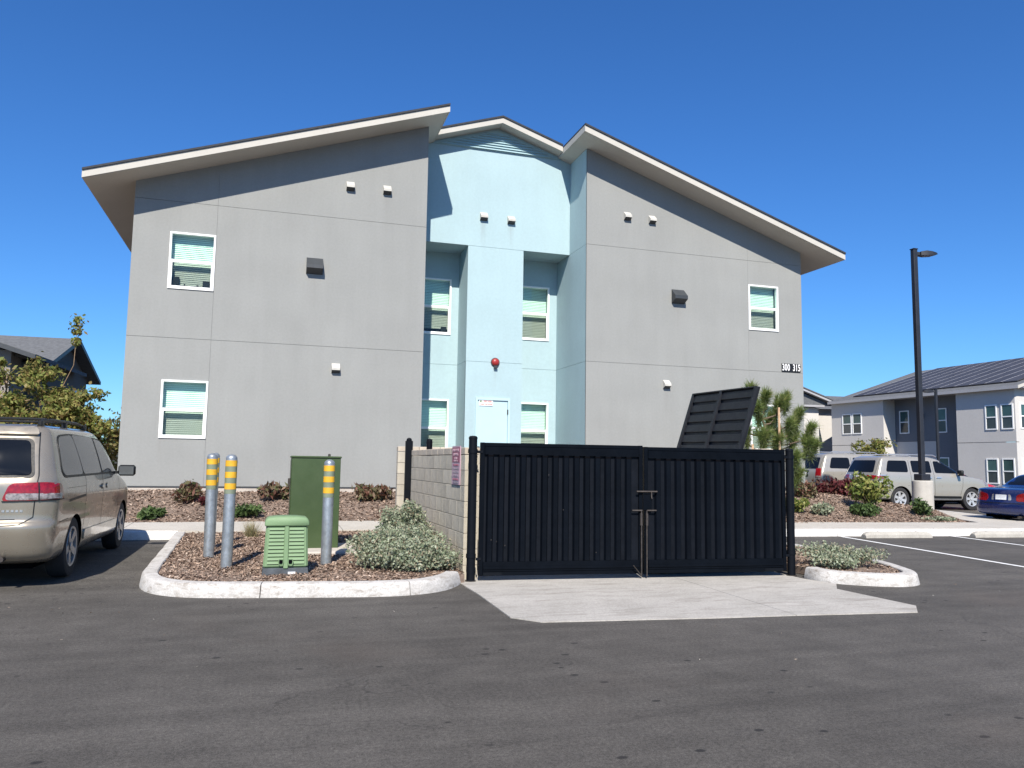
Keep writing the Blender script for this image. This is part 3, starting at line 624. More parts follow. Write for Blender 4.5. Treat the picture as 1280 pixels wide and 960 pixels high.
# door with frame, sign, hinges
q = MB(); q.box(5.50, 5.56, 21.262, 21.36, .86, 3.32); q.box(6.44, 6.50, 21.262, 21.36, .86, 3.32); q.box(5.56, 6.44, 21.262, 21.36, 3.25, 3.32)
dr = q.build('door', 'door_cyan', bld, world=True)
MB().box(5.564, 6.436, 21.30, 21.35, .88, 3.245).build('door_leaf', 'door_cyan', dr, bevel=.004, world=True)
q = MB()
for z in (2.93, 1.95, 1.0): q.box(6.425, 6.452, 21.255, 21.30, z - .07, z + .07)
q.build('hinge', 'worn_steel', dr, world=True)
MB().box(6.38 - .8, 6.42 - .79, 21.25, 21.3, 1.75, 1.95).build('handle', 'worn_steel', dr, world=True)
MB().box(5.545, 6.455, 21.28, 21.30, .85, .88).build('threshold', 'worn_steel', dr, world=True)
bs = root('fire_riser_sign', (5.80, 21.286, 3.15), 'small white sign with red lettering on the top corner of the pale blue door', 'sign')
MB().box(-.20, .20, -.006, .006, -.06, .10).build('plate', 'sign_white', bs)
Rx = Matrix.Rotation(radians(90), 4, 'X')
lettering('FIRE RISER', .065, 'sign_red', bs, Matrix.Translation((.05, -.008, .055)) @ Rx, bold=0.001, sx=.8)
lettering('INSIDE THIS ROOM', .055, 'sign_red', bs, Matrix.Translation((0, -.008, -.02)) @ Rx, bold=0.001, sx=.72)
MB().lathe([(.03, 0), (.03, .002)], (-.15, -.008, .055), 10, axis='y').build('emblem', 'green_light', bs)
# red alarm bell
ab = root('alarm_bell', (6.05, 21.30, 4.33), 'round red fire alarm bell mounted above the pale blue door', 'alarm bell')
MB().lathe([(.03, -.001), (.13, -.012), (.13, -.02)], (0, 0, 0), 24, axis='y').build('backplate', 'vent_dark', ab)
MB().lathe([(.112, -.02), (.109, -.055), (.09, -.085), (.055, -.103), (.015, -.11)], (0, 0, 0), 24, axis='y').build('gong', 'red_bell', ab, smooth=40)
MB().box(-.05, .05, -.10, -.02, -.17, -.10).build('striker_box', 'vent_dark', ab, bevel=.006)
# small exterior vents
def vent(x, z, y, s, mn, wd=1.0):
    w_, h_ = s * wd, s; d = s * .55
    q = MB(); q.add([(x - w_ / 2, y, z + h_ / 2), (x + w_ / 2, y, z + h_ / 2), (x + w_ / 2, y - d, z), (x - w_ / 2, y - d, z), (x - w_ / 2, y, z - h_ / 2), (x + w_ / 2, y, z - h_ / 2), (x + w_ / 2, y - d, z - h_ * .22), (x - w_ / 2, y - d, z - h_ * .22)],
                    [(0, 3, 2, 1), (3, 7, 6, 2), (0, 4, 7, 3), (1, 2, 6, 5)])
    V = q.build('vent_hood', mn, bld, world=True)
    MB().add([(x - w_ / 2 + .006, y - .006, z - h_ / 2 + .004), (x + w_ / 2 - .006, y - .006, z - h_ / 2 + .004), (x + w_ / 2 - .006, y - d + .006, z - h_ * .2), (x - w_ / 2 + .006, y - d + .006, z - h_ * .2)], [(0, 1, 2, 3)]).build('vent_flap', 'vent_dark', V, world=True)
for x, z in ((1.74, 8.50), (2.68, 8.51), (9.52, 8.56), (10.30, 8.54), (1.54, 3.79), (10.74, 3.79)): vent(x, z, 20.0, .25, 'vent_light', .8)
for x, z in ((5.63, 8.52), (6.45, 8.50)): vent(x, z, 21.3, .25, 'vent_light', .85)
for x, z in ((0.93, 6.34), (11.13, 6.35)): vent(x, z, 20.0, .42, 'vent_dark', .95)
# stains below the two centre vents and the triangular gable louvre
lb = 10.50; m_ = MB()
half = (11.20 - 0.06 - lb) / 0.327
LV = MB().prism([(CX - half, lb), (CX + half, lb), (CX, 11.13)], 21.270, 21.299).build('gable_vent', 'louver', bld, world=True)
z = lb + .02; kk = 0
while z < 11.05:
    hw = (11.13 - z) / 0.327 - .12
    if hw > .15:
        MB().add([(CX - hw, 21.235, z), (CX + hw, 21.235, z), (CX + hw - .1, 21.268, z + .045), (CX - hw + .1, 21.268, z + .045), (CX - hw, 21.265, z), (CX + hw, 21.265, z)], [(0, 1, 2, 3), (0, 4, 5, 1), (0, 3, 4), (1, 5, 2)]).build('louvre_blade', 'louver', LV, world=True)
    z += .075

# roofs: sloping slabs with fascia, soffit and dark top
def slope_roof(xa, za, xb, zb, y0, y1, fas=0.17, top=0.05, edge='both'):
    """slab between (xa,za) and (xb,zb) soffit points"""
    sl = (zb - za) / (xb - xa)
    R_ = MB().prism([(xa, za + fas), (xb, zb + fas), (xb, zb + fas + top), (xa, za + fas + top)], y0 - .03, y1).build('roof', 'roof_dark', bld, world=True)
    MB().prism([(xa + .03, za), (xb - .03, zb), (xb - .03, zb + fas - .003), (xa + .03, za + fas - .003)], y0 + .03, y1 - .1).build('soffit', 'cream', R_, world=True)
    MB().prism([(xa, za), (xb, zb), (xb, zb + fas - .002), (xa, za + fas - .002)], y0, y0 + .028).build('fascia', 'cream', R_, world=True)
    for x, zz in ((xa, za), (xb, zb)):
        x2 = x + (.028 if x == xa else -.028)
        MB().box(min(x, x2), max(x, x2), y0 + .030, y1, zz - .0, zz + fas - .004).build('fascia', 'cream', R_, world=True)
    return R_
slope_roof(-4.24, zl(-4.24), 4.13, zl(4.13), 19.20, 37)
slope_roof(7.89, zr(7.89), 16.33, zr(16.33), 19.20, 37)
# centre gable
m0, m1 = 4.14, 7.88
R_ = MB().prism([(m0, zc(m0) + .16), (CX, zc(CX) + .16), (m1, zc(m1) + .16), (m1, zc(m1) + .21), (CX, zc(CX) + .21), (m0, zc(m0) + .21)], 20.84, 36.9).build('roof', 'roof_dark', bld, world=True)
MB().prism([(m0, zc(m0)), (CX, zc(CX)), (m1, zc(m1)), (m1, zc(m1) + .157), (CX, zc(CX) + .157), (m0, zc(m0) + .157)], 20.90, 36.8).build('soffit', 'cream', R_, world=True)
MB().prism([(m0 - .0, zc(m0) - .003), (CX, zc(CX) - .003), (m1, zc(m1) - .003), (m1, zc(m1) + .158), (CX, zc(CX) + .158), (m0, zc(m0) + .158)], 20.868, 20.897).build('fascia', 'cream', R_, world=True)
# infill under centre roof sides down to side roofs
# building number sign
ns = root('building_number_sign', (14.92, 19.985, 4.47), 'black number plates reading 300 315 in white at the right corner of the grey wall', 'sign')
cw = .100
for i, ch in enumerate('300 315'):
    x = (i - 3) * cw * .93
    if ch != ' ': MB().box(x - cw / 2 + .003, x + cw / 2 - .003, -.008, .014, -.125, .125).build('number_plate', 'sign_black', ns)
    else: MB().box(x - cw / 2 + .003, x + cw / 2 - .003, -.006, .014, -.125, .125).build('spacer_plate', 'sign_black', ns)
    if ch != ' ': lettering(ch, .285, 'sign_white', ns, Matrix.Translation((x, -.011, 0)) @ Rx, name='numeral', bold=.004, sx=.60)

# ------------------------------------------------------------------ trash enclosure
WX, WY = 2.47, 10.05                       # near left corner of the block wall
wtilt = radians(1.2)
wall = root('block_wall', (WX, WY, 0.0), 'tan concrete block side wall left of the black gates, carrying a small pink notice', 'wall', rz=wtilt)
BL, BH, BT = 0.397, 0.195, 0.19
def blockmesh(L, H=BH, Tt=BT, name='block', mn='cmu', bv=.003):
    return MB().box(0, Tt, 0, L, 0, H).mesh(name, mn, bevel=bv)
b_full = blockmesh(BL - .003); b_half = blockmesh(BL / 2 - .003)
LW = 3.3
def lay(par, length, rows, z0=0.13, capz=None, along='y'):
    for r in range(rows):
        y = 0.0; first = (r % 2 == 1)
        while y < length - .05:
            me = b_half if (first or length - y < BL - .01) else b_full; first = False
            o = link('block', me, par, (random.uniform(-.0004, .0004), y, z0 + r * .203))
            y += BL / 2 if me is b_half else BL
    q = MB().box(.008, BT - .008, .005, length - .012, z0 - .2, z0 + rows * .203 - .012); q.build('mortar_core', 'mortar', par)
    y = 0
    capm = MB().box(-.004, BT + .004, 0, BL - .006, 0, .092).mesh('cap_block', 'cap_cmu', bevel=.006)
    while y < length - .05: link('cap_block', capm, par, (0, y, z0 + rows * .203)); y += BL
lay(wall, LW + .27, 8, z0=-0.02)
# short return pier at the back and the rear and right walls
w2 = root('block_wall', (2.31, 14.75, 0.0), 'narrow end of the tan block wall seen behind the black side gate post', 'wall', rz=-pi / 2 + radians(-2))
for o_, n_ in ((0, 0),):
    lay(w2, 4.75, 8, z0=0.06)
w3 = root('block_wall', (6.82, 9.85, 0.0), 'right side block wall of the enclosure, its pale cap showing above the gate beside the pine', 'wall', rz=radians(-1.5))
lay(w3, 4.6, 8, z0=0.045)
# side gate post and leaf edge
sg = root('side_gate', (2.37, 13.66, 0.0), 'black steel side gate standing ajar at the far end of the block wall', 'gate')
MB().box(-.07, .05, 0, .10, .05, 1.86).build('gate_stile', 'post_black', sg, bevel=.006)
MB().lathe([(.045, 1.858), (.05, 1.87), (.04, 1.90), (.01, 1.915)], (-.01, .05, 0), 12).build('post_cap', 'post_black', sg, smooth=40)
MB().box(-.11, -.07, .03, .06, .5, .56).build('gate_latch', 'post_black', sg, bevel=.004)
ip = root('gate_post', (2.62, 13.2, 0.0), 'thin black post top just visible behind the top of the tan block wall', 'post')
MB().lathe([(.05, 0), (.05, 1.83), (.052, 1.84), (.045, 1.88), (.01, 1.895)], (0, 0, 0), 14).build('post_shaft', 'post_black', ip, smooth=40)
# pink notice on the block wall
sn = root('warning_sign', (WX - .012 - .0, WY + .20, 1.20), 'small faded pink and magenta notice fixed to the block wall beside the gate post', 'sign', rz=wtilt)
MB().box(-.006, .004, 0, .44, 0, .52).build('plate', 'sign_pink', sn, bevel=.001)
MB().box(-.0085, -.0065, .02, .42, .30, .50).build('heading_panel', 'sign_magenta', sn)
MB().box(-.0085, -.0065, .03, .41, .10, .235).build('text_panel', 'sign_pink', sn)
Ry = Matrix.Rotation(radians(-90), 4, 'Z') @ Matrix.Rotation(radians(90), 4, 'X')
for tx, zz, sz, mn in (('UNLAWFUL', .462, .058, 'sign_pink'), ('DUMPING', .405, .055, 'sign_pink'), ('$ 1000', .352, .05, 'sign_pink'), ('MAXIMUM FINE', .318, .026, 'sign_pink'), ('IT IS UNLAWFUL', .262, .034, 'sign_magenta'), ('TO DUMP WASTE', .21, .034, 'sign_grey'), ('OR PLACE TRASH', .165, .034, 'sign_grey'), ('IN THIS BIN', .12, .034, 'sign_grey'), ('VIOLATORS WILL', .07, .032, 'sign_magenta'), ('BE PROSECUTED', .03, .032, 'sign_grey')):
    lettering(tx, sz, mn, sn, Matrix.Translation((-.0105, .22, zz)) @ Ry, bold=.0008, sx=1.15, extrude=.001)

# gates: local frame along the gate line
GL0 = Vector((2.50, 9.84, 0)); GA = math.atan2(9.50 - 9.87, 7.04 - 2.50)
GW = 4.555
def gpost(name, d, lab, h=1.83):
    P = GL0 + Vector((cos(GA), sin(GA), 0)) * d
    r = root(name, (P.x, P.y, 0), lab, 'post', rz=GA)
    MB().lathe([(.055, 0.0), (.055, h - .02), (.058, h - .018), (.058, h), (.045, h + .018), (.01, h + .024)], (0, 0, 0), 18).build('post_shaft', 'post_black', r, smooth=35)
    for z in (.30, 1.62):
        MB().lathe([(.064, z), (.064, z + .05)], (0, 0, 0), 16).build('hinge_band', 'post_black', r, smooth=35)
    MB().lathe([(.07, 0.008), (.07, .02)], (0, 0, 0), 14).build('base_collar', 'worn_steel', r)
    return r
gpost('gate_post', 0.02, 'tall round black steel post between the block wall and the left gate leaf', 1.82)
gpost('gate_post', GW - .03, 'round black steel post at the right end of the gates beside the small island', 1.74)
ribm = MB().add([(-.047, 0, 0), (-.028, -.034, 0), (.028, -.034, 0), (.047, 0, 0), (-.047, 0, 1), (-.028, -.034, 1), (.028, -.034, 1), (.047, 0, 1)],
                [(0, 1, 5, 4), (1, 2, 6, 5), (2, 3, 7, 6), (4, 5, 6, 7), (3, 2, 1, 0), (0, 4, 7, 3)]).mesh('rib', 'gate_rib')
def leaf(d0, d1, lab, n, side):
    P = GL0 + Vector((cos(GA), sin(GA), 0)) * d0; L = d1 - d0
    r = root('gate_leaf', (P.x, P.y, 0), lab, 'gate', rz=GA)
    zb, zt = .075, 1.76 if side < 0 else 1.745
    f = MB(); t = .055
    f.box(0, t, -.03, .03, zb, zt); f.box(L - t, L, -.03, .03, zb, zt); f.box(t, L - t, -.028, .028, zt - .05, zt - .002); f.box(t, L - t, -.028, .028, zb, zb + .05)
    f.build('frame', 'gate_black', r, bevel=.004)
    MB().box(t, L - t, .0, .006, zb + .05, zt - .05).build('backing_sheet', 'gate_recess_lit', r)
    # plain bands above and below the ribs
    MB().box(t + .002, L - t - .002, -.034, -.004, zt - .155, zt - .052).build('top_band', 'gate_black', r, bevel=.003)
    MB().box(t + .002, L - t - .002, -.034, -.004, zb + .052, zb + .175).build('bottom_band', 'gate_black', r, bevel=.003)
    MB().box(t + .002, L - t - .002, -.046, -.0345, zb + .08, zb + .11).build('bottom_rail', 'gate_black', r, bevel=.003)
    x0 = .135 if side < 0 else .20; sp = (L - x0 - (.14 if side > 0 else .20)) / (n - 1)
    for i in range(n):
        o = link('rib', ribm, r, (x0 + sp * i, -.001, zb + .178)); o.scale = (1, 1, zt - .150 - zb - .18)
    # dark strips painting the shade of the openings at the rib tops
    capm = MB().box(-.036, .036, -.036, -.005, 0, .022).mesh('rib_opening_shade', 'dark_void')
    for i in range(n): link('rib_opening_shade', capm, r, (x0 + sp * i, -.001, zt - .180))
    for z in (.27, 1.62):
        MB().box(-.04 if side < 0 else L - .02, .03 if side < 0 else L + .04, -.04, -.031, z, z + .035).build('hinge', 'post_black', r, bevel=.003)
    MB().box(.06 if side < 0 else L - .34, .30 if side < 0 else L - .06, -.006 - .031, -.0345, zb + .005, zb + .045).build('patch_plate', 'worn_steel' if False else 'post_black', r)
    return r, L, zb, zt
rl, LL, zb, zt = leaf(.115, 2.325, 'left leaf of the black ribbed metal gates, hinged on the post at the block wall', 14, -1)
rr_, LR, _, _ = leaf(2.345, GW - .115, 'right leaf of the black ribbed metal gates, carrying the slide bolt', 13, 1)
# latch hardware
q = MB(); q.box(-.03, .10, -.05, -.036, 1.115, 1.165); q.build('latch_plate', 'post_black', rr_, bevel=.003)
MB().tube([(-.12, -.062, 1.15), (.17, -.062, 1.15)], .011, 8).build('slide_bolt', 'worn_steel', rr_, smooth=40)
MB().tube([(.09, -.062, 1.15), (.09, -.066, 1.07), (.095, -.07, 1.055)], .009, 8).build('bolt_handle', 'worn_steel', rr_, smooth=40)
MB().box(-.02, .10, -.045, -.036, .90, 1.11).build('lock_plate', 'gate_black', rr_, bevel=.003)
MB().tube([(.03, -.055, .90), (.16, -.055, .90)], .010, 8).build('handle', 'worn_steel', rr_, smooth=40)
MB().tube([(.028, -.05, .04), (.028, -.05, .90)], .010, 8).build('drop_rod', 'worn_steel', rr_, smooth=40)
MB().box(.015, .045, -.06, -.036, .70, .86).build('rod_sleeve', 'worn_steel', rr_, bevel=.004)
MB().tube([(LL - .16, -.055, .90), (LL - .02, -.055, .90)], .010, 8).build('handle', 'worn_steel', rl, smooth=40)
MB().tube([(LL - .028, -.05, .04), (LL - .028, -.05, .90)], .010, 8).build('drop_rod', 'worn_steel', rl, smooth=40)
MB().box(LL - .045, LL - .015, -.06, -.036, .70, .86).build('rod_sleeve', 'worn_steel', rl, bevel=.004)
MB().tube([(LL - .028, -.05, .05), (LL - .16, -.10, .19)], .007, 6).build('rod_hook', 'worn_steel', rl, smooth=40)
q = MB()
for x, z in ((.15, .52), (.22, .5), (.33, .45), (1.1, .9), (1.55, .35), (.9, 1.35)): q.box(x, x + .012, -.037, -.0345, z, z + .01)
q.build('paint_scuffs', 'worn_steel', rl)
# dumpster with its lid thrown open
dp = root('dumpster', (5.75, 10.95, 0.012), 'dumpster inside the enclosure with its black ribbed lid thrown open above the gates', 'dumpster')
MB().prism([(-.80, .18), (.80, .18), (.85, 1.30), (-.85, 1.10)], -1.0, 1.0).build('bin_body', 'bin_body', dp, bevel=.01)
MB().box(.80, .90, -1.03, 1.03, 1.26, 1.34).build('hinge_rail', 'trim_black', dp)
for sx in (-.7, .7):
    for sy in (-.85, .85): MB().lathe([(.08, -.03), (.08, .03)], (sx, sy, .09), 12, axis='y').build('caster', 'tyre', dp)
# lid panel: world corners -> local
c_nb = Vector((6.44, 9.98, 1.32)); c_fb = Vector((6.60, 12.12, 1.34)); c_nt = Vector((6.76, 9.79, 2.655)); c_ft = Vector((6.955, 11.93, 2.72))
offd = dp.location
def lp(u, v, o=0.0):
    p = c_nb.lerp(c_fb, u).lerp(c_nt.lerp(c_ft, u), v); n_ = (c_fb - c_nb).cross(c_nt - c_nb).normalized()
    return p - offd - n_ * o
def slab_uv(u0, u1, v0, v1, a, b):
    q = MB(); q.add([lp(u0, v0, a), lp(u1, v0, a), lp(u1, v1, a), lp(u0, v1, a), lp(u0, v0, b), lp(u1, v0, b), lp(u1, v1, b), lp(u0, v1, b)], [(0, 3, 2, 1), (4, 5, 6, 7), (0, 1, 5, 4), (1, 2, 6, 5), (2, 3, 7, 6), (3, 0, 4, 7)]); return q
sgn = 1 if lp(.5, .5, .1).x < lp(.5, .5, 0).x else -1
LID = slab_uv(0, 1, 0, 1, -.02 * sgn, .0).build('lid', 'lid_black', dp)
for u0, u1 in ((0.035, .49), (.535, .965)):
    for k in range(8):
        v0 = .03 + k * .1215; 
        slab_uv(u0, u1, v0 + .006, v0 + .092, .0005 * sgn, .026 * sgn).build('lid_rib', 'lid_black', LID, bevel=.006)
for u0, u1 in ((0, .03), (.495, .53), (.97, 1)): slab_uv(u0, u1, 0, 1, .0005 * sgn, .05 * sgn).build('lid_flange', 'lid_black', LID, bevel=.005)
slab_uv(.0301, .9699, .985, 1, .0005 * sgn, .05 * sgn).build('lid_flange', 'lid_black', LID, bevel=.004)

# ------------------------------------------------------------------ bollards
def bollard(x, y, h, lean, lab, r=.070, dark=False):
    z = gz(x, y) + .08
    b = root('bollard', (x, y, z), lab, 'bollard', group='galvanised bollards around the utility boxes')
    b.rotation_euler = (lean[1], lean[0], random.uniform(0, 3))
    prof = [(r, 0), (r, h - .055)] + [(r * cos(a), h - .055 + .055 * sin(a)) for a in np.linspace(.25, 1.5, 6)]
    MB().lathe([(r + .001, 0), (r + .001, .004)] + prof[0:], (0, 0, 0), 28).build('pipe', 'galv', b, smooth=40)
    H = h
    MB().lathe([(r + .0015, h - .50), (r + .0015, h - .09)], (0, 0, 0), 28).build('dark_sleeve', 'bollard_dark', b, smooth=40)
    for k in range(3):
        z0 = h - .155 - k * .145
        MB().lathe([(r + .003, z0), (r + .003, z0 + .075)], (0, 0, 0), 28).build('yellow_band', 'bollard_yellow', b, smooth=40)
    return b
bollard(-0.71, 11.78, 1.47, (-.012, 0), 'galvanised bollard with three yellow bands, leftmost in front on the island')
bollard(-0.745, 12.75, 1.47, (.01, 0), 'galvanised bollard almost hidden behind the leftmost one', r=.06)
bollard(-0.43, 10.72, 1.47, (.004, 0), 'galvanised bollard with yellow bands standing second from the left, nearest the kerb')
bollard(0.80, 10.80, 1.42, (.0, 0), 'galvanised bollard with yellow bands in front of the tall dark green cabinet')
# tall dark green cabinet
gb = root('utility_cabinet', (0.72, 12.62, .10), 'tall dark green metal electrical cabinet on a concrete pad behind the bollard', 'utility cabinet')
bw, bd = .36, .30
MB().box(-bw, bw, -bd, bd, .05, 1.44).build('cabinet_body', 'green_dark', gb, bevel=.006)
MB().box(-bw - .012, bw + .012, -bd - .018, bd + .018, 1.432, 1.462).build('lid', 'green_dark', gb, bevel=.008)
MB().box(-bw - .005, -bw + .0, -bd + .02, bd - .02, .10, 1.40).build('door', 'green_dark', gb, bevel=.003)
MB().box(-bw - .04, -bw - .005, -.06, -.02, 1.0, 1.12).build('padlock_hasp', 'worn_steel', gb, bevel=.004)
MB().lathe([(.02, 1.462), (.02, 1.49), (.012, 1.50)], (.20, -.1, 0), 10).build('lifting_eye', 'worn_steel', gb)
pd = root('concrete_pad', (0.86, 12.42, .06), 'low tan concrete pad under the tall green cabinet', 'concrete pad')
MB().box(-.60, .62, -.62, .60, 0, .13).build('pad', 'pad_concrete', pd, bevel=.012)
# small light green pedestal
sp = root('utility_pedestal', (0.27, 10.20, .10), 'small light green plastic utility box with slatted front on a dark base', 'utility box')
def tap(z, k=0.0): return .262 - .012 * z / .6 + k
def ring_box(z0, z1, a0, a1, d0, d1, mn, nm, par, bv=.01):
    q = MB(); q.add([(-a0, -d0, z0), (a0, -d0, z0), (a0, d0, z0), (-a0, d0, z0), (-a1, -d1, z1), (a1, -d1, z1), (a1, d1, z1), (-a1, d1, z1)], [(0, 3, 2, 1), (4, 5, 6, 7), (0, 1, 5, 4), (1, 2, 6, 5), (2, 3, 7, 6), (3, 0, 4, 7)])
    return q.build(nm, mn, par, bevel=bv)
ring_box(-.02, .105, .275, .262, .205, .195, 'ped_base', 'base', sp, .006)
ring_box(.106, .60, .262, .242, .19, .172, 'green_light', 'housing', sp, .022)
lidp = MB().prism([(-.256, .598), (.256, .598), (.260, .62), (.256, .665), (.228, .700), (.12, .712), (0, .715), (-.12, .712), (-.228, .700), (-.256, .665), (-.260, .62)], -.195, .19).build('lid', 'green_light', sp, bevel=.014, smooth=50)
for sx in (-1, 1):
    for k in range(10):
        z = .145 + k * .0445; aa = .262 - .02 * (z - .1) / .5; dd = .19 - .018 * (z - .1) / .5
        x0, x1 = (.030, aa - .045); q = MB()
        pts = [(x0, z + .036), (x1, z + .036), (x1, z + .01), (x0, z + .01)]
        vs = [(sx * x, -dd - (.004 if i < 2 else .013), zz) for i, (x, zz) in enumerate(pts)] + [(sx * x, -dd + .006, zz) for (x, zz) in pts]
        q.add(vs, [(0, 1, 2, 3), (3, 2, 6, 7), (0, 4, 5, 1), (1, 5, 6, 2), (0, 3, 7, 4)]); q.build('louvre_slat', 'green_light', sp)
        MB().box(sx * (x0 + x1) / 2 - (x1 - x0) / 2, sx * (x0 + x1) / 2 + (x1 - x0) / 2, -dd - .001, -dd + .004, z, z + .0095).build('louvre_gap', 'dark_void' if k else 'dark_void', sp)
MB().add([(-.026, -.21, .105), (.026, -.21, .105), (.022, -.190, .60), (-.022, -.190, .60), (-.026, -.185, .105), (.026, -.185, .105), (.022, -.165, .60), (-.022, -.165, .60)], [(0, 1, 2, 3), (1, 5, 6, 2), (0, 3, 7, 4)]).build('centre_strap', 'green_light', sp, bevel=.004)
for sx in (-1, 1):
    x = sx * .055
    MB().tube([(x + .028, -.212, .175), (x + .02, -.214, .145), (x - .02, -.214, .145), (x - .028, -.212, .175), (x - .022, -.212, .21), (x + .022, -.212, .21), (x + .028, -.212, .175)], .007, 6).build('latch_ring', 'green_light', sp, smooth=40)
    MB().box(x - .02, x + .02, -.206, -.20, .16, .20).build('latch_recess', 'dark_void', sp)
MB().box(.03, .12, -.2085, -.204, .035, .062).build('label', 'plate_white', sp)

# ------------------------------------------------------------------ plants
def stems(par, pts_pairs, mn='bark', r=.006):
    q = MB()
    for a, b in pts_pairs:
        a = Vector(a); b = Vector(b); c = a.lerp(b, .5) + Vector((random.uniform(-.03, .03), random.uniform(-.03, .03), .02)); q.tube([a, c, b], [r, r * .8, r * .5], 4)
    return q.build('stems', mn, par)
def shrub(loc, rad, h, n, leaf, mn, lab, name='shrub', group=None, lobes=9, cat='shrub', flat=.75, stem='bark', up=.3, spiky=0.0, shape=None):
    r = root(name, loc, lab, cat, group=group)
    Cs = []; prs = []
    L = shape or [(random.uniform(-.62, .62) * rad[0], random.uniform(-.62, .62) * rad[1], random.uniform(.25, .72) * h, random.uniform(.30, .5)) for _ in range(lobes)]
    if shape is None and mn != 'leaf_sage': n = int(n * .55); leaf *= 1.12
    for lx, ly, lz, lr in L:
        m = int(n / len(L)); d = rng.normal(size=(m, 3)); d /= np.linalg.norm(d, axis=1)[:, None]
        rr = (0.35 + 0.85 * rng.random(m) ** .8)[:, None]; rr *= 1 + .25 * np.sin(d[:, :1] * 9 + lx * 20) * np.sin(d[:, 1:2] * 8 + ly * 13)
        Cs.append(np.array([lx, ly, lz]) + d * rr * np.array([rad[0] * lr, rad[1] * lr, h * lr * flat]))
        prs.append(((random.uniform(-.05, .05), random.uniform(-.05, .05), 0), (lx, ly, lz)))
    C = np.concatenate(Cs); C = C[C[:, 2] > .01]
    V, F = quads(C, leaf, 1.7 + spiky, up)
    npmesh('foliage', V, F, mn, r); stems(r, prs * 2, stem, .008); return r
# two large sage shrubs by the block wall
shrub((1.80, 10.22, .14), (.56, .50, .5), .46, 12500, .027, 'leaf_sage', 'large silvery sage shrub sprawling low beside the block wall, in front',
      shape=[(-.42, .1, .16, .45), (-.15, -.15, .2, .5), (.12, -.1, .22, .5), (.3, -.05, .18, .45), (-.5, .3, .28, .42), (-.25, .25, .30, .5), (.05, .2, .36, .5), (.42, -.15, .12, .34), (.3, .25, .3, .4), (-.02, -.3, .12, .36)])
shrub((1.95, 11.35, .14), (.44, .42, .5), .68, 8000, .027, 'leaf_sage', 'taller silvery shrub rising against the block wall behind the sprawling one',
      shape=[(-.1, 0, .3, .5), (.1, .1, .45, .45), (-.2, .1, .5, .38), (.05, 0, .62, .32), (.2, 0, .3, .4), (-.35, -.1, .22, .4)])
shrub((7.80, 9.45, .13), (.50, .50, .4), .29, 7500, .026, 'leaf_sage', 'low spreading silvery shrub in the small island right of the gates', lobes=14, flat=.8)
shrub((7.35, 10.6, .13), (.22, .22, .4), .38, 900, .05, 'leaf_green', 'small dark green tuft beside the right gate post', lobes=4, up=1.2, spiky=1.2)
# row along the grey wall
rowg = 'reddish shrubs along the foot of the grey wall'
def P3(x, y): return (x, y, mz(x, y) - .01)
shrub(P3(-1.55, 18.6), (.36, .3, .4), .42, 1500, .06, 'leaf_redgreen', 'reddish green shrub by the wall left of the bollards', lobes=8, up=.8, spiky=.5)
shrub(P3(0.25, 18.75), (.46, .36, .4), .38, 1900, .06, 'leaf_redgreen', 'reddish shrub by the wall between the bollards and green cabinet', lobes=10, up=.6, spiky=.4)
shrub(P3(2.35, 18.75), (.48, .36, .4), .36, 1900, .06, 'leaf_redgreen', 'reddish shrub by the wall right of the green cabinet', lobes=10, up=.6, spiky=.4)
shrub(P3(-1.2, 18.3), (.16, .14, .4), .22, 300, .05, 'leaf_red', 'small dark red shrub partly behind the leftmost bollards', lobes=4, up=.6)
shrub(P3(-2.2, 17.35), (.32, .28, .4), .30, 1100, .06, 'leaf_green', 'low green shrub next to the parked van on the mulch bed', lobes=7, up=.5, spiky=.3)
shrub(P3(-0.42, 17.45), (.38, .26, .4), .26, 1200, .055, 'leaf_green', 'low green shrub behind the bollards on the mulch bed', lobes=8, up=.5, spiky=.3)
gr = root('grass_tuft', (-0.20, 14.25, .17), 'small tuft of dry straw coloured grass on the island behind the bollards', 'grass tuft')
n = 420; th = rng.uniform(0, 2 * pi, n); sp_ = rng.uniform(.03, .22, n); hh = rng.uniform(.12, .34, n)
B0 = np.column_stack([rng.normal(0, .04, n), rng.normal(0, .04, n), np.zeros(n)]); Tp = B0 + np.column_stack([np.cos(th) * sp_, np.sin(th) * sp_, hh]); sd_ = np.column_stack([-np.sin(th), np.cos(th), np.zeros(n)]) * .004
npmesh('blades', np.stack([B0 - sd_, B0 + sd_, Tp], 1).reshape(-1, 3), np.arange(3 * n).reshape(n, 3), 'grass_dry', gr)
# right hand bed
def at(x, y): return P3(x, y)
shrub(at(14.75, 19.3), (.45, .4, .4), .50, 1500, .07, 'leaf_redgreen', 'reddish shrub hard against the corner of the grey wall beside the pine', lobes=8, up=.6)
shrub(at(17.0, 20.6), (.80, .55, .4), .62, 3000, .07, 'leaf_red', 'broad dark red shrub in front of the silver vehicles', lobes=11, up=.5)
shrub(at(13.35, 17.9), (.42, .34, .4), .42, 1500, .06, 'leaf_yellowgreen', 'low yellow green shrub just right of the gate post', lobes=8, up=.5)
shrub(at(14.05, 17.65), (.32, .28, .4), .32, 1000, .05, 'leaf_sage', 'low grey green shrub in the mulch right of the gate', lobes=6, up=.5)
shrub(at(15.45, 17.65), (.45, .34, .4), .40, 2200, .05, 'leaf_green', 'low dark green shrub at the foot of the tall leafy one', lobes=8, up=.5)
shrub(at(15.85, 17.95), (.50, .42, .4), 1.30, 2200, .07, 'leaf_yellowgreen', 'tall leafy yellow green shrub in front of the silver vehicle', lobes=10, up=.9, flat=.5, spiky=.3)
shrub(at(17.35, 17.70), (.36, .3, .4), .46, 1500, .055, 'leaf_green', 'dark green shrub growing against the concrete lamp pole base', lobes=7, up=.6, spiky=.3)
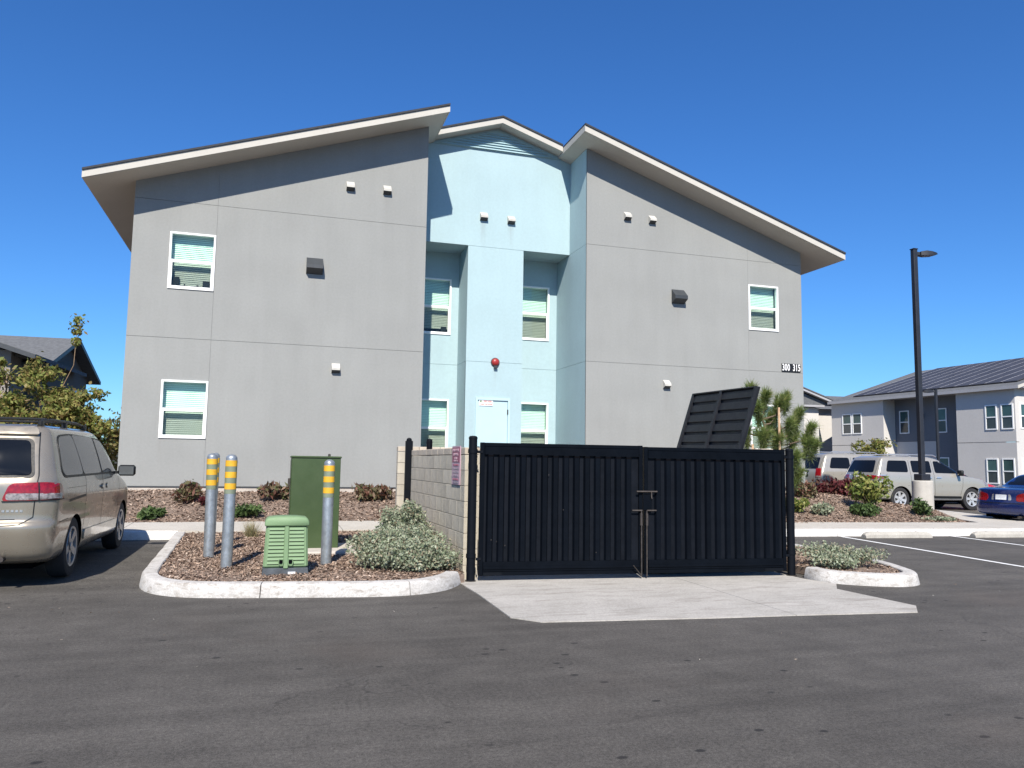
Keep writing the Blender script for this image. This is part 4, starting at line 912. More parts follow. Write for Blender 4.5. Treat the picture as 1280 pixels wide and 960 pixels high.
shrub(at(17.35, 16.95), (.50, .22, .4), .13, 800, .045, 'leaf_sage', 'thin creeping grey plant near the pavement edge below the lamp pole', lobes=7)

# ------------------------------------------------------------------ trees
def tree(loc, h, crown, n, leaf, mn, lab, trunk_r=.06, group=None, name='tree', bark='bark_tan', branches=14, sprig=None):
    """crown: list of (x,y,z,rx,ry,rz,weight) ellipsoids; leaves gather around twig ends"""
    r = root(name, loc, lab, 'tree', group=group)
    q = MB(); zt = max(c[2] for c in crown); k = 7
    tr = [(0.06 * sin(i * 1.3), 0.05 * cos(i * 1.7), zt * i / k) for i in range(k + 1)]
    q.tube(tr, [trunk_r * (1.1 - .85 * i / k) for i in range(k + 1)], 8)
    tips = []; wts = np.array([c[6] for c in crown], float); wts /= wts.sum()
    for b in range(branches * 6):
        c = crown[rng.choice(len(crown), p=wts)]
        d = rng.normal(size=3); d /= np.linalg.norm(d); rad = rng.uniform(.35, 1.0)
        t = np.array(c[:3]) + d * rad * np.array(c[3:6]); tips.append(t)
    for b, t in enumerate(tips[:branches * 3]):
        z0 = max(.3 * zt, min(zt * .95, t[2] - random.uniform(.2, .7))); f = z0 / zt * k; i = int(f); a = Vector(tr[min(i, k)]); t = Vector(t)
        m_ = a.lerp(t, .5) + Vector((random.uniform(-.1, .1), random.uniform(-.1, .1), -.05)); q.tube([a, m_, t], [trunk_r * .38, trunk_r * .22, trunk_r * .08], 5)
    q.build('trunk', bark, r, smooth=50)
    per = n // len(tips); C = []
    for t in tips:
        s = random.uniform(.10, .24); dd = rng.normal(size=(per, 3)) * np.array([s, s, s * .55]); C.append(t + dd)
    if sprig is not None:
        for (x, y, z, s) in sprig: C.append(np.array([x, y, z]) + rng.normal(size=(70, 3)) * s)
    C = np.concatenate(C); V, F = quads(C, leaf, 1.7, 0); npmesh('foliage', V, F, mn, r); return r
gt = 'young broadleaf trees behind the parked van'
t1 = tree((-7.75, 27.5, .62), 4, [(0, 0, 2.9, 1.6, 1.2, 1.0, 3), (1.6, 0, 2.5, 1.2, .9, .95, 3), (-1.3, 0, 2.5, 1.1, .9, .8, 2), (.2, 0, 2.0, 2.2, 1.2, .8, 3), (1.0, 0, 3.4, .8, .6, .5, 1), (2.1, 0, 1.9, .8, .7, .8, 2)], 15500, .095, 'leaf_autumn',
          'bushy young tree with yellow green leaves behind the van roof', .07, gt, sprig=[(1.95, -.3, 5.05, .10), (1.93, -.3, 4.75, .07), (1.92, -.3, 4.45, .06), (.9, -.3, 3.75, .1)], branches=16)
q = MB(); q.tube([(1.4, 0, 2.6), (1.9, -.3, 3.7), (1.93, -.3, 5.1)], [.02, .012, .006], 5); q.build('sprig_stem', 'bark_tan', t1)
tree((-5.1, 29.2, .2), 3.2, [(0, 0, 2.0, .85, .7, .7, 3), (.35, 0, 1.3, .7, .6, .6, 2), (-.5, 0, 1.3, .7, .6, .6, 2), (.45, 0, 2.5, .5, .4, .35, 1), (.7, 0, 1.8, .55, .5, .5, 2)], 2700, .082, 'leaf_autumn_dark',
     'small loose tree with brownish leaves between the van and the grey wall', .05, gt, branches=9)
tree((-11.0, 28.5, .2), 3.6, [(0, 0, 2.2, 1.3, 1.0, .9, 3), (.2, 0, 1.4, 1.3, .9, .7, 2)], 3500, .125, 'leaf_autumn', 'leafy tree at the left edge above the van', .06, gt, branches=9)
tree((32.6, 36.6, .0), 3.2, [(0, 0, 2.4, 1.15, 1.0, .75, 3), (-.5, 0, 1.6, .8, .7, .6, 1), (.5, 0, 1.7, .8, .7, .6, 1)], 3600, .10, 'leaf_autumn', 'small rounded tree in front of the double upper window of the white building', .06, branches=9)

def needles(C, D, nper, L, w_, spread):
    n = len(C) * nper; Cc = np.repeat(C, nper, 0); Dd = np.repeat(D, nper, 0)
    d = Dd + rng.normal(size=(n, 3)) * spread; d /= np.linalg.norm(d, axis=1)[:, None]
    e = np.cross(d, rng.normal(size=(n, 3))); e /= np.linalg.norm(e, axis=1)[:, None]
    l = (L * rng.uniform(.6, 1.15, n))[:, None]; b = Cc + Dd * (rng.uniform(-.10, .10, n))[:, None] + rng.normal(size=(n, 3)) * .012
    V = np.stack([b - e * w_, b + e * w_, b + d * l], 1).reshape(-1, 3); return V, np.arange(3 * n).reshape(n, 3)
def pine(loc, tufts, lab, trunkpts, tr=.06, L=.2, nper=160, name='pine_tree', wd=.0028):
    r = root(name, loc, lab, 'tree'); q = MB(); q.tube(trunkpts, [tr * (1 - .7 * i / (len(trunkpts) - 1)) for i in range(len(trunkpts))], 8)
    C = []; D = []
    for (x, y, z, s) in tufts:
        ax = Vector((x * .35, y * .35, 1)).normalized()
        zz = max(.3, z - .55); f = min(1.0, zz / trunkpts[-1][2]) * (len(trunkpts) - 1); i = min(int(f), len(trunkpts) - 2); a = Vector(trunkpts[i]).lerp(Vector(trunkpts[i + 1]), f - i)
        b = Vector((x, y, z)) - ax * s * .6
        q.tube([a, a.lerp(b, .55) + Vector((0, 0, -.06)), b, Vector((x, y, z)) + ax * s * .5], [tr * .35, tr * .28, tr * .22, .008], 6)
        for k in range(9):
            t = (k / 8 - .55) * s * 1.5; C.append(Vector((x, y, z)) + ax * t); D.append(ax)
        for k in range(3):
            a_ = random.uniform(0, 2 * pi); dv = (ax + Vector((cos(a_), sin(a_), .2)) * .8).normalized()
            for j in (0.3, .6): C.append(Vector((x, y, z)) + dv * s * j); D.append(dv)
    q.build('trunk', 'bark', r, smooth=50)
    C = np.array([tuple(c) for c in C]); D = np.array([tuple(d) for d in D])
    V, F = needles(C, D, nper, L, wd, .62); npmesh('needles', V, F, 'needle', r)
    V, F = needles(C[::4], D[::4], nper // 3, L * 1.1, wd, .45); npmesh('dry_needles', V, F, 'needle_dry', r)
    V, F = needles(C - np.array([0, 0, .10]), D * -.3, nper // 3, L * .9, wd, .8); npmesh('shaded_needles', V, F, 'needle_shade', r); return r
PX0 = (11.75, 16.95, .20)
pine(PX0, [(-.25, 0, 3.02, .34), (-.15, -.1, 2.60, .28), (.42, 0, 2.72, .34), (.30, .1, 2.35, .30), (.75, -.1, 2.25, .26), (1.05, 0, 2.55, .22), (1.35, 0, 2.16, .28), (1.25, -.1, 1.80, .24), (-.45, 0, 2.05, .26), (-.1, -.2, 1.95, .25), (.35, -.1, 1.85, .22), (.85, -.15, 1.45, .2), (-.55, .1, 1.65, .2), (1.0, 0, 1.05, .18), (.1, 0, 2.95, .2), (-.55, .1, 2.4, .25), (.55, .1, 2.0, .26), (1.0, .1, 2.0, .26), (.65, -.1, 2.9, .22), (1.5, 0, 1.75, .2), (.1, 0, 1.4, .22)],
     'staked pine tree with long tufted needles between the gate post and the grey wall', [(-.05, 0, 0), (-.08, 0, .8), (-.05, 0, 1.6), (.1, 0, 2.3), (-.1, 0, 2.8)], .07, .24, 62, wd=.0070)
for x, lab, h in ((12.12, 'tan wooden stake supporting the pine tree, right of its trunk', 2.78), (11.35, 'tan wooden stake left of the pine trunk, behind the open lid', 1.85)):
    s_ = root('tree_stake', (x, 16.75, .2), lab, 'stake'); MB().lathe([(.032, 0), (.030, h - .02), (.026, h)], (0, 0, 0), 10).build('pole', 'wood_stake', s_, smooth=40)
    MB().tube([(0, 0, h - .75), (.10 if x < 11.6 else -.14, .12, h - .70), (.34 if x < 11.6 else -.38, .2, h - .72)], .012, 6).build('tie_strap', 'trim_black', s_)
pine((33.6, 25.0, .1), [(0, 0, 3.0, .38), (-.5, 0, 2.6, .36), (.45, 0, 2.6, .36), (-.7, 0, 2.0, .34), (.6, 0, 2.0, .34), (0, 0, 2.2, .34), (-.4, 0, 1.5, .3), (.4, 0, 1.5, .3)], 'young pine tree at the right edge in front of the white building', [(0, 0, 0), (.02, 0, 1), (0, 0, 2), (0, 0, 2.7)], .05, .28, 90, wd=.005)

# ------------------------------------------------------------------ vehicles
def cat(P, t):
    n = len(P) - 1; f = t * n; i = min(int(f), n - 1); u = f - i
    p0, p1, p2, p3 = P[max(i - 1, 0)], P[i], P[i + 1], P[min(i + 2, n)]
    return tuple(.5 * ((2 * b) + (-a + c) * u + (2 * a - 5 * b + 4 * c - d) * u * u + (-a + 3 * b - 3 * c + d) * u ** 3) for a, b, c, d in zip(p0, p1, p2, p3))
def car_body(rings, sub=3, ra=.30, rf=.55):
    """rings: (rear x, rear z, front x, front z, half width, corner scale)"""
    n = len(rings) - 1; K = n * sub + 1; V = []; per = None
    for k in range(K):
        xr, zr_, xf, zf_, hw, cs = cat(rings, k / (n * sub)); a = ra * cs; b = min(rf * cs, (xf - xr) * .4); ay = min(.42 * cs, hw * .6); by = min(.5 * cs, hw * .7)
        pts = []
        for i in range(5): pts.append((xr - .0 + .05 * cs * (i / 5) ** 2, (hw - ay) * i / 5))
        x_off = .05 * cs
        for i in range(8):
            t = (i / 8) * pi / 2; pts.append((xr + x_off + a * (1 - cos(t)), hw - ay + ay * sin(t)))
        xa, xb = xr + x_off + a, xf - x_off - b
        for i in range(25): pts.append((xa + (xb - xa) * i / 25, hw + .012 * sin(pi * i / 25)))
        for i in range(8):
            t = (i / 8) * pi / 2; pts.append((xb + b * sin(t), hw - by + by * cos(t)))
        for i in range(6): pts.append((xf - x_off * (1 - i / 5) ** 2 * 1.0, (hw - by) * (1 - i / 5)))
        full = [(x, -y) for x, y in pts] + [(x, y) for x, y in pts[1:-1]][::-1]
        per = len(full)
        for x, y in full:
            u = (x - xr) / (xf - xr + 1e-9); z = zr_ + (zf_ - zr_) * min(1, max(0, u)); V.append((x, y, z))
    F = [(k * per + i, k * per + (i + 1) % per, (k + 1) * per + (i + 1) % per, (k + 1) * per + i) for k in range(K - 1) for i in range(per)]
    # close bottom and roof, with a shallow crown
    cb = len(V); V.append((sum(v[0] for v in V[:per]) / per, 0, V[0][2])); F += [(cb, (i + 1) % per, i) for i in range(per)]
    top = V[(K - 1) * per:K * per]; cx = sum(v[0] for v in top) / per; base = (K - 1) * per
    for s in (.7, .35):
        nb = len(V); V += [(cx + (v[0] - cx) * s, v[1] * s, v[2] + .018 * (1 - s)) for v in top]
        F += [(base + i, base + (i + 1) % per, nb + (i + 1) % per, nb + i) for i in range(per)]; base = nb
    ct = len(V); V.append((cx, 0, top[0][2] + .02)); F += [(base + i, base + (i + 1) % per, ct) for i in range(per)]
    return V, F
def rounded(poly, r, k=5):
    out = []; n = len(poly)
    for i in range(n):
        p = Vector(poly[i]); a = Vector(poly[i - 1]); b = Vector(poly[(i + 1) % n]); da = (a - p); db = (b - p); rr = min(r, da.length * .45, db.length * .45)
        s = p + da.normalized() * rr; e = p + db.normalized() * rr
        for j in range(k + 1):
            t = j / k; out.append(s * (1 - t) ** 2 + p * 2 * t * (1 - t) + e * t * t)
    return out
class Car:
    def __init__(s, name, label, category, rings, paint, loc, rz, axles, wr=.33, track=.80, tyre_w=.22, arch=1.13, lift=0.0, ra=.30, rf=.55, group=None, spokes=5, rimmat='rim_silver', rimr=.66):
        s.r = root(name, loc, label, category, rz=rz, group=group); V, F = car_body(rings, ra=ra, rf=rf)
        s.bvh = BVHTree.FromPolygons([Vector(v) for v in V], F)
        me = bpy.data.meshes.new('body'); me.from_pydata(V, [], F); me.materials.append(MATS[paint]); me.materials.append(MATS['dark_void'])
        bm = bmesh.new(); bm.from_mesh(me); bmesh.ops.recalc_face_normals(bm, faces=bm.faces); bm.to_mesh(me); bm.free()
        o = bpy.data.objects.new('body', me); COL.objects.link(o)
        cut = MB()
        for ax in axles:
            for sd in (-1, 1):
                y0, y1 = sorted((sd * (track - .16), sd * 1.3)); cut.lathe([(wr * arch, y0), (wr * arch, y1)], (ax, 0, wr * .98 - lift), 40, axis='y', mi=1)
        cm = cut.mesh('cut', [paint, 'dark_void']); co = bpy.data.objects.new('cut', cm); COL.objects.link(co)
        bmc = bmesh.new(); bmc.from_mesh(cm); bmesh.ops.recalc_face_normals(bmc, faces=bmc.faces); bmc.to_mesh(cm); bmc.free()
        md = o.modifiers.new('b', 'BOOLEAN'); md.object = co; md.operation = 'DIFFERENCE'; md.solver = 'EXACT'
        dg = bpy.context.evaluated_depsgraph_get(); nm = bpy.data.meshes.new_from_object(o.evaluated_get(dg)); o.modifiers.clear(); bpy.data.objects.remove(co); bpy.data.meshes.remove(cm)
        nm.name = 'body'; nm.polygons.foreach_set('use_smooth', [True] * len(nm.polygons)); nm.set_sharp_from_angle(angle=radians(38)); o.data = nm; bpy.data.meshes.remove(me); o.parent = s.r; s.body = o; s.paint = paint
        # wheels
        tm = MB(); W = tyre_w; tm.lathe([(wr * rimr * 1.0, -W * .46), (wr * .86, -W * .5), (wr * .96, -W * .46), (wr, -W * .32), (wr, W * .32), (wr * .96, W * .46), (wr * .86, W * .5), (wr * rimr, W * .46)], (0, 0, 0), 36, axis='y', caps=False); tme = tm.mesh('tyre', 'tyre', smooth=35)
        rm = MB(); R_ = wr * rimr; rm.lathe([(R_ * 1.02, -W * .47), (R_ * 1.0, -W * .50), (R_ * .90, -W * .47), (R_ * .88, W * .2)], (0, 0, 0), 32, axis='y', caps=False)
        for k in range(spokes):
            t = 2 * pi * k / spokes; ca, sa = cos(t), sin(t); wd = R_ * .15
            vs = []
            for (rr, hw_, yy) in ((R_ * .12, wd, -W * .40), (R_ * .92, wd * 1.35, -W * .47)):
                for sgn_ in (-1, 1):
                    for dy in (0, .05): vs.append((rr * ca - sgn_ * hw_ * sa, yy + dy, rr * sa + sgn_ * hw_ * ca))
            rm.add(vs, [(0, 2, 6, 4), (0, 4, 5, 1), (2, 3, 7, 6), (4, 6, 7, 5), (1, 5, 7, 3)])
        rm.lathe([(R_ * .24, -W * .46), (R_ * .22, -W * .485), (R_ * .05, -W * .49)], (0, 0, 0), 18, axis='y'); rm.lathe([(R_ * .875, -W * .12), (R_ * .875, -W * .08)], (0, 0, 0), 24, axis='y', mi=1)
        rme = rm.mesh('rim', [rimmat, 'dark_void'], smooth=35)
        hub = MB().lathe([(R_ * .3, -W * .3), (R_ * .3, W * .4)], (0, 0, 0), 16, axis='y').mesh('hub', 'trim_black')
        for ax in axles:
            for sd in (-1, 1):
                w_ = link('wheel', hub, s.r, (ax, sd * track, wr - lift), (0, 0, 0 if sd < 0 else pi)); w_.rotation_euler[1] = random.uniform(0, 1)
                link('tyre', tme, w_); link('rim', rme, w_)
    def hit(s, o, d):
        loc, nor, i, _ = s.bvh.ray_cast(Vector(o), Vector(d));
        if loc is None: return None, None
        if nor.dot(Vector(d)) > 0: nor = -nor
        return loc, nor
    def patch(s, name, mn, poly, frame, off=.004, r=.04, parent=None, rings=5, drop=.006, smooth=True):
        """poly in (a,b); frame(a,b)->(origin,direction) of a ray onto the body"""
        out = rounded(poly, r) if r else [Vector(p) for p in poly]
        # densify
        dn = []
        for i in range(len(out)):
            a, b = out[i], out[(i + 1) % len(out)]; k = max(1, int((b - a).length / .12)); dn += [a.lerp(b, j / k) for j in range(k)]
        out = dn; c = sum(out, Vector((0, 0))) / len(out); V = []; F = []; n = len(out); last = None
        for k in range(rings + 1):
            s_ = 1 - k / rings if k < rings else .02
            for p in out:
                q = c + (p - c) * s_; loc, nor = s.hit(*frame(q.x, q.y))
                if loc is None: loc, nor = (last if last else (Vector((0, 0, 0)), Vector((0, 0, 1))))
                last = (loc, nor); V.append(loc + nor * off)
        m = MB(); m.v = [tuple(v) for v in V]
        F = [(k * n + i, k * n + (i + 1) % n, (k + 1) * n + (i + 1) % n, (k + 1) * n + i) for k in range(rings) for i in range(n)]
        F.append(tuple(rings * n + i for i in range(n)))
        # skirt
        b0 = len(m.v)
        for i in range(n):
            q = out[i]; loc, nor = s.hit(*frame(q.x, q.y));
            if loc is None: loc, nor = Vector(V[i]), Vector((0, 0, 0))
            m.v.append(tuple(loc - nor * drop))
        F += [(i, b0 + i, b0 + (i + 1) % n, (i + 1) % n) for i in range(n)]
        m.f = F; m.m = [0] * len(F); me = m.mesh(name, mn, smooth=(40 if smooth else None))
        bm = bmesh.new(); bm.from_mesh(me); bmesh.ops.recalc_face_normals(bm, faces=bm.faces); bm.to_mesh(me); bm.free()
        return link(name, me, parent or s.r)
    def line(s, name, mn, pts, frame, w_=.008, off=.0025, parent=None):
        """thin seam following the body"""
        pts = [Vector(p) for p in pts]; fine = []
        for a, b in zip(pts[:-1], pts[1:]):
            k = max(1, int((b - a).length / .06)); fine += [a.lerp(b, j / k) for j in range(k)]
        fine.append(pts[-1]); m = MB(); V = []
        for i, p in enumerate(fine):
            d = (fine[min(i + 1, len(fine) - 1)] - fine[max(i - 1, 0)]).normalized(); nn = Vector((-d.y, d.x)) * w_ / 2
            for q in (p - nn, p + nn):
                loc, nor = s.hit(*frame(q.x, q.y))
                if loc is None: loc, nor = (V[-1] if V else Vector((0, 0, 0))), Vector((0, 0, 0))
                V.append(loc + nor * off)
        m.add(V, [(2 * i, 2 * i + 1, 2 * i + 3, 2 * i + 2) for i in range(len(fine) - 1)]); return m.build(name, mn, parent or s.r)
R_side = lambda a, b: ((a, -3, b), (0, 1, 0))
L_side = lambda a, b: ((a, 3, b), (0, -1, 0))
Rear = lambda a, b: ((-3, a, b), (1, 0, 0))
def corner(sg):   # diagonal ray onto the rear corner, a measured along the corner plane (positive = forward along the side)
    d = Vector((1, -sg, 0)).normalized(); t = Vector((1, sg, 0)).normalized()
    def f(a, b): o = Vector((0, sg * .92, b)) - d * 3 + t * a; return o, d
    return f
# --- beige minivan
VR = [(.30, .16, 4.70, .14, .80, .8), (.10, .24, 4.88, .20, .89, .9), (.02, .42, 4.95, .40, .915, 1), (.0, .56, 4.95, .55, .925, 1), (.02, .615, 4.92, .62, .925, 1), (.045, .66, 4.90, .70, .928, 1),
      (.05, .85, 4.80, .82, .935, 1), (.06, 1.0, 4.45, .95, .925, 1), (.09, 1.09, 4.05, 1.04, .91, .95), (.13, 1.17, 3.85, 1.12, .885, .9), (.20, 1.34, 3.60, 1.30, .84, .8), (.30, 1.52, 3.25, 1.49, .785, .7), (.36, 1.61, 3.02, 1.59, .75, .62), (.42, 1.655, 2.85, 1.64, .70, .5), (.60, 1.69, 2.6, 1.68, .60, .4)]
VZ = gz(-3, 12)
van = Car('minivan', 'beige minivan with roof rack parked at the left edge, seen from behind', 'minivan', VR, 'paint_beige', (-3.20, 10.02, .112), pi / 2 - radians(1.5), (1.10, 4.02), wr=.355, track=.80, ra=.22, lift=.095, arch=1.10)
van.r.scale = (1, 1, 1.035); van.r.rotation_euler[0] = 0; van.r.rotation_euler[1] = -radians(.7)
for fr, sg in ((R_side, -1), (L_side, 1)):
    W = van.patch('side_window', 'trim_black', [(.47, 1.09), (3.66, 1.07), (3.34, 1.38), (2.75, 1.56), (1.2, 1.60), (.60, 1.575)], fr, .006, .16)
    van.patch('pane', 'car_glass_reflect', [(.51, 1.115), (1.42, 1.108), (1.26, 1.585), (.64, 1.555)], fr, .011, .12, W)
    van.patch('pane', 'car_glass_reflect', [(1.445, 1.108), (2.42, 1.10), (2.32, 1.568), (1.285, 1.585)], fr, .011, .05, W)
    van.patch('pane', 'car_glass_reflect', [(2.50, 1.10), (3.54, 1.095), (3.26, 1.365), (2.80, 1.52), (2.42, 1.555)], fr, .011, .06, W)
    van.line('door_seam', 'trim_black', [(1.50, 1.10), (1.50, .42)], fr, .010); van.line('door_seam', 'trim_black', [(2.46, 1.09), (2.46, .36), (3.5, .36)], fr, .010)
    van.line('door_seam', 'trim_black', [(1.52, .36), (2.44, .36)], fr, .009); van.line('door_seam', 'trim_black', [(3.55, 1.08), (3.60, .75), (3.52, .42)], fr, .009)
    van.line('slide_rail', 'trim_black', [(.72, .825), (1.48, .85)], fr, .030, .004); van.line('crease_line', 'trim_black', [(.62, .97), (1.48, .965)], fr, .005, .002)
    van.line('bumper_seam', 'trim_black', [(.38, .605), (.74, .62)], fr, .008)
    for x in (2.32, 2.60):
        van.patch('door_handle', 'paint_beige', [(x, .90), (x + .17, .90), (x + .17, .94), (x, .94)], fr, .022, .02, drop=.0, rings=3)
        van.patch('handle_recess', 'trim_black', [(x + .02, .885), (x + .15, .885), (x + .15, .955), (x + .02, .955)], fr, .003, .03, rings=3)
    van.patch('rocker_trim', 'paint_beige', [(1.55, .30), (3.5, .28), (3.5, .40), (1.55, .42)], fr, .018, .03)
    # mirror
    my = sg * .95
    mm = MB().box(3.34, 3.44, min(my, my + sg * .24), max(my, my + sg * .24), 1.03, 1.19).build('mirror', 'trim_black', van.r, bevel=.028, smooth=60)
    MB().box(3.34, 3.42, min(my - sg * .13, my), max(my - sg * .13, my), 1.06, 1.10).build('mirror_arm', 'trim_black', mm)
    q = (my + sg * .02, my + sg * .22); MB().box(3.334, 3.339, min(q), max(q), 1.05, 1.17).build('mirror_glass', 'car_glass_reflect', mm)
    cf = corner(sg)
    L_ = van.patch('tail_light', 'lamp_red', [(-.31, .845), (.34, .86), (.28, 1.03), (.06, 1.055), (-.24, 1.04)], cf, .010, .06)
    van.patch('clear_lens', 'lamp_clear', [(-.27, .863), (.28, .87), (.27, .935), (-.27, .935)], cf, .014, .03, L_)
    van.line('lens_seam', 'trim_black', [(-.01, .85), (-.01, 1.05)], cf, .012, .017, L_); van.line('lens_edge', 'trim_black', [(-.30, .848), (.33, .863)], cf, .012, .012, L_)
    van.patch('headlight', 'lamp_clear', [(4.45, .70), (4.78, .68), (4.72, .84), (4.40, .86)], fr, .006, .05)
GW_ = van.patch('rear_window', 'trim_black', [(-.70, 1.10), (.70, 1.10), (.62, 1.53), (-.62, 1.53)], Rear, .008, .07)
van.patch('pane', 'car_glass', [(-.665, 1.125), (.665, 1.125), (.59, 1.505), (-.59, 1.505)], Rear, .014, .06, GW_)
van.line('hatch_seam', 'trim_black', [(-.66, 1.60), (-.735, 1.12), (-.72, .68), (-.60, .60), (0, .575), (.60, .60), (.72, .68), (.735, 1.12), (.66, 1.60)], Rear, .011, .003)
van.patch('spoiler', 'paint_beige', [(-.66, 1.56), (.66, 1.56), (.62, 1.64), (-.62, 1.64)], Rear, .035, .03)
van.line('bumper_groove', 'trim_black', [(-.55, .655), (.55, .655)], Rear, .012, .003)
van.patch('plate_recess', 'plate_frame', [(-.19, .72), (.19, .72), (.19, .88), (-.19, .88)], Rear, .006, .01)
van.patch('licence_plate', 'plate_white', [(-.16, .735), (.16, .735), (.16, .865), (-.16, .865)], Rear, .010, .008)
van.patch('brake_light', 'lamp_red', [(-.14, 1.585), (.14, 1.585), (.14, 1.605), (-.14, 1.605)], Rear, .040, .008)
wp = MB(); wp.tube([(.05, -.05, 1.15), (.06, .45, 1.19)], .008, 6); wp.build('rear_wiper', 'trim_black', van.r)
for y in (-.60, -.545, -.49, -.44): pass
for k, y in enumerate(np.linspace(-.62, -.36, 7)):
    van.patch('badge_letter', 'plate_frame', [(y, .735), (y + .026, .735), (y + .026, .758), (y, .758)], Rear, .004, 0, rings=1)
# roof rack
for sg in (-1, 1):
    MB().tube([(.55, sg * .60, 1.675), (.66, sg * .61, 1.735), (1.0, sg * .61, 1.755), (2.2, sg * .61, 1.75), (2.62, sg * .59, 1.725), (2.78, sg * .58, 1.665)], .020, 8).build('roof_rail', 'trim_black', van.r, smooth=40)
    for x in (.60, 1.6, 2.62): MB().box(x - .05, x + .05, sg * .61 - .025, sg * .61 + .025, 1.64, 1.74).build('rail_foot', 'trim_black', van.r, bevel=.01)
for x in (.80, 2.1): MB().box(x - .03, x + .03, -.61, .61, 1.745, 1.775).build('crossbar', 'trim_black', van.r, bevel=.01)
MB().box(.45, 4.3, -.66, .66, .09, .30).build('underbody', 'dark_void', van.r)
MB().tube([(.06, -.45, .24), (.5, -.45, .24)], .03, 10).build('exhaust_pipe', 'worn_steel', van.r)

# --- SUVs
SR = [(.30, .34, 4.85, .32, .80, .8), (.10, .38, 5.00, .36, .93, .9), (.02, .50, 5.07, .48, .965, .9), (.0, .64, 5.10, .62, .975, .9), (.03, .74, 5.08, .76, .975, .9), (.03, .95, 5.00, .92, .975, .9), (.05, 1.10, 4.70, 1.06, .965, .9),
      (.09, 1.18, 4.10, 1.14, .95, .85), (.14, 1.27, 3.88, 1.21, .92, .8), (.26, 1.48, 3.45, 1.43, .86, .7), (.36, 1.64, 3.10, 1.61, .81, .6), (.44, 1.72, 2.90, 1.70, .76, .5), (.60, 1.775, 2.6, 1.765, .66, .4)]
def suv(loc, rz, lab, paint, lamp='wrap', boxy=False):
    R2 = [tuple(r_) for r_ in SR]
    c = Car('parked_suv', lab, 'SUV', R2, paint, loc, rz, (1.10, 4.08), wr=.375, track=.82, ra=.18, group=None, spokes=6, rimmat='rim_chrome', rimr=.64)
    for fr, sg in ((R_side, -1), (L_side, 1)):
        c.patch('side_window', 'car_glass', [(.55, 1.255), (1.45, 1.245), (1.45, 1.63), (.70, 1.63)], fr, .004, .08)
        c.patch('side_window', 'car_glass', [(1.62, 1.245), (2.42, 1.235), (2.42, 1.63), (1.62, 1.635)], fr, .004, .06)
        c.patch('side_window', 'car_glass', [(2.56, 1.235), (3.62, 1.22), (3.15, 1.55), (2.95, 1.62), (2.56, 1.63)], fr, .004, .07)
        c.line('door_seam', 'trim_black', [(1.53, 1.65), (1.53, .62), (2.48, .48)], fr, .010); c.line('door_seam', 'trim_black', [(2.49, 1.65), (2.49, .46), (3.55, .46)], fr, .010); c.line('door_seam', 'trim_black', [(3.70, 1.15), (3.66, .8), (3.55, .5)], fr, .010)
        for x in (2.22, 3.25 - .65 + .02):
            c.patch('door_handle', 'plate_frame', [(x - .05, 1.06), (x + .15, 1.06), (x + .15, 1.10), (x - .05, 1.10)], fr, .025, .02, drop=0, rings=3)
        c.patch('rocker_trim', 'trim_black', [(1.52, .345), (3.62, .335), (3.60, .47), (1.50, .48)], fr, .012, .03)
        c.patch('side_step', 'plate_frame', [(1.52, .36), (3.62, .35), (3.62, .385), (1.52, .395)], fr, .03, .01)
        cf = corner(sg)
        if lamp == 'wrap':
            L_ = c.patch('tail_light', 'plate_frame', [(-.30, .96), (.38, .99), (.42, 1.15), (-.27, 1.17)], cf, .008, .05)
            c.patch('red_lens', 'lamp_red', [(-.26, 1.00), (.35, 1.02), (.38, 1.12), (-.23, 1.14)], cf, .012, .03, L_)
        else:
            L_ = c.patch('tail_light', 'lamp_red', [(-.10, .93), (.13, .93), (.13, 1.25), (-.08, 1.25)], cf, .010, .03)
            c.patch('clear_lens', 'lamp_clear', [(-.08, .94), (.12, .94), (.12, .99), (-.08, .99)], cf, .014, .01, L_)
        my = sg * .98; MB().box(3.42, 3.54, min(my, my + sg * .24), max(my, my + sg * .24), 1.15, 1.34).build('mirror', 'trim_black', c.r, bevel=.03, smooth=60)
        MB().tube([(.75, sg * .66, 1.80), (.9, sg * .66, 1.84), (2.7, sg * .66, 1.83), (2.85, sg * .64, 1.78)], .018, 6).build('roof_rail', 'plate_frame', c.r, smooth=40)
        c.patch('headlight', 'lamp_clear', [(4.62, .82), (4.95, .80), (4.90, .98), (4.58, 1.0)], fr, .006, .05)
    c.patch('rear_window', 'car_glass', [(-.74, 1.23), (.74, 1.23), (.62, 1.63), (-.62, 1.63)], Rear, .005, .07)
    c.line('hatch_seam', 'trim_black', [(-.74, 1.7), (-.82, 1.2), (-.80, .76), (.80, .76), (.82, 1.2), (.74, 1.7)], Rear, .010, .003)
    c.patch('licence_plate', 'plate_white', [(-.16, .98), (.16, .98), (.16, 1.11), (-.16, 1.11)], Rear, .012, .01)
    c.patch('plate_recess', 'trim_black', [(-.28, .94), (.28, .94), (.30, 1.17), (-.30, 1.17)], Rear, .004, .04)
    c.patch('bumper_trim', 'trim_black', [(-.85, .40), (.85, .40), (.85, .52), (-.85, .52)], Rear, .008, .03)
    MB().box(.3, 4.7, -.72, .72, .26, .40).build('underbody', 'dark_void', c.r); return c
h1 = radians(-5); f_ = Vector((cos(h1), sin(h1)))
# front wheel contact on the near side at (25.25,23.5)
n_ = Vector((-f_.y, f_.x)); P = Vector((25.20, 23.52)) - f_ * 4.08 + n_ * .82
s1 = suv((P.x, P.y, 0.0), h1, 'silver beige SUV with its full side and front wheel in view', 'paint_silver')
s1.r.scale = (1.03, 1.03, 1.11)
s2 = suv((21.3, 27.9, 0.02), h1, 'pale silver SUV parked farthest back, mostly hidden behind the other one', 'paint_silver', lamp='tall'); s2.r.scale = (1.06, 1.06, 1.17)
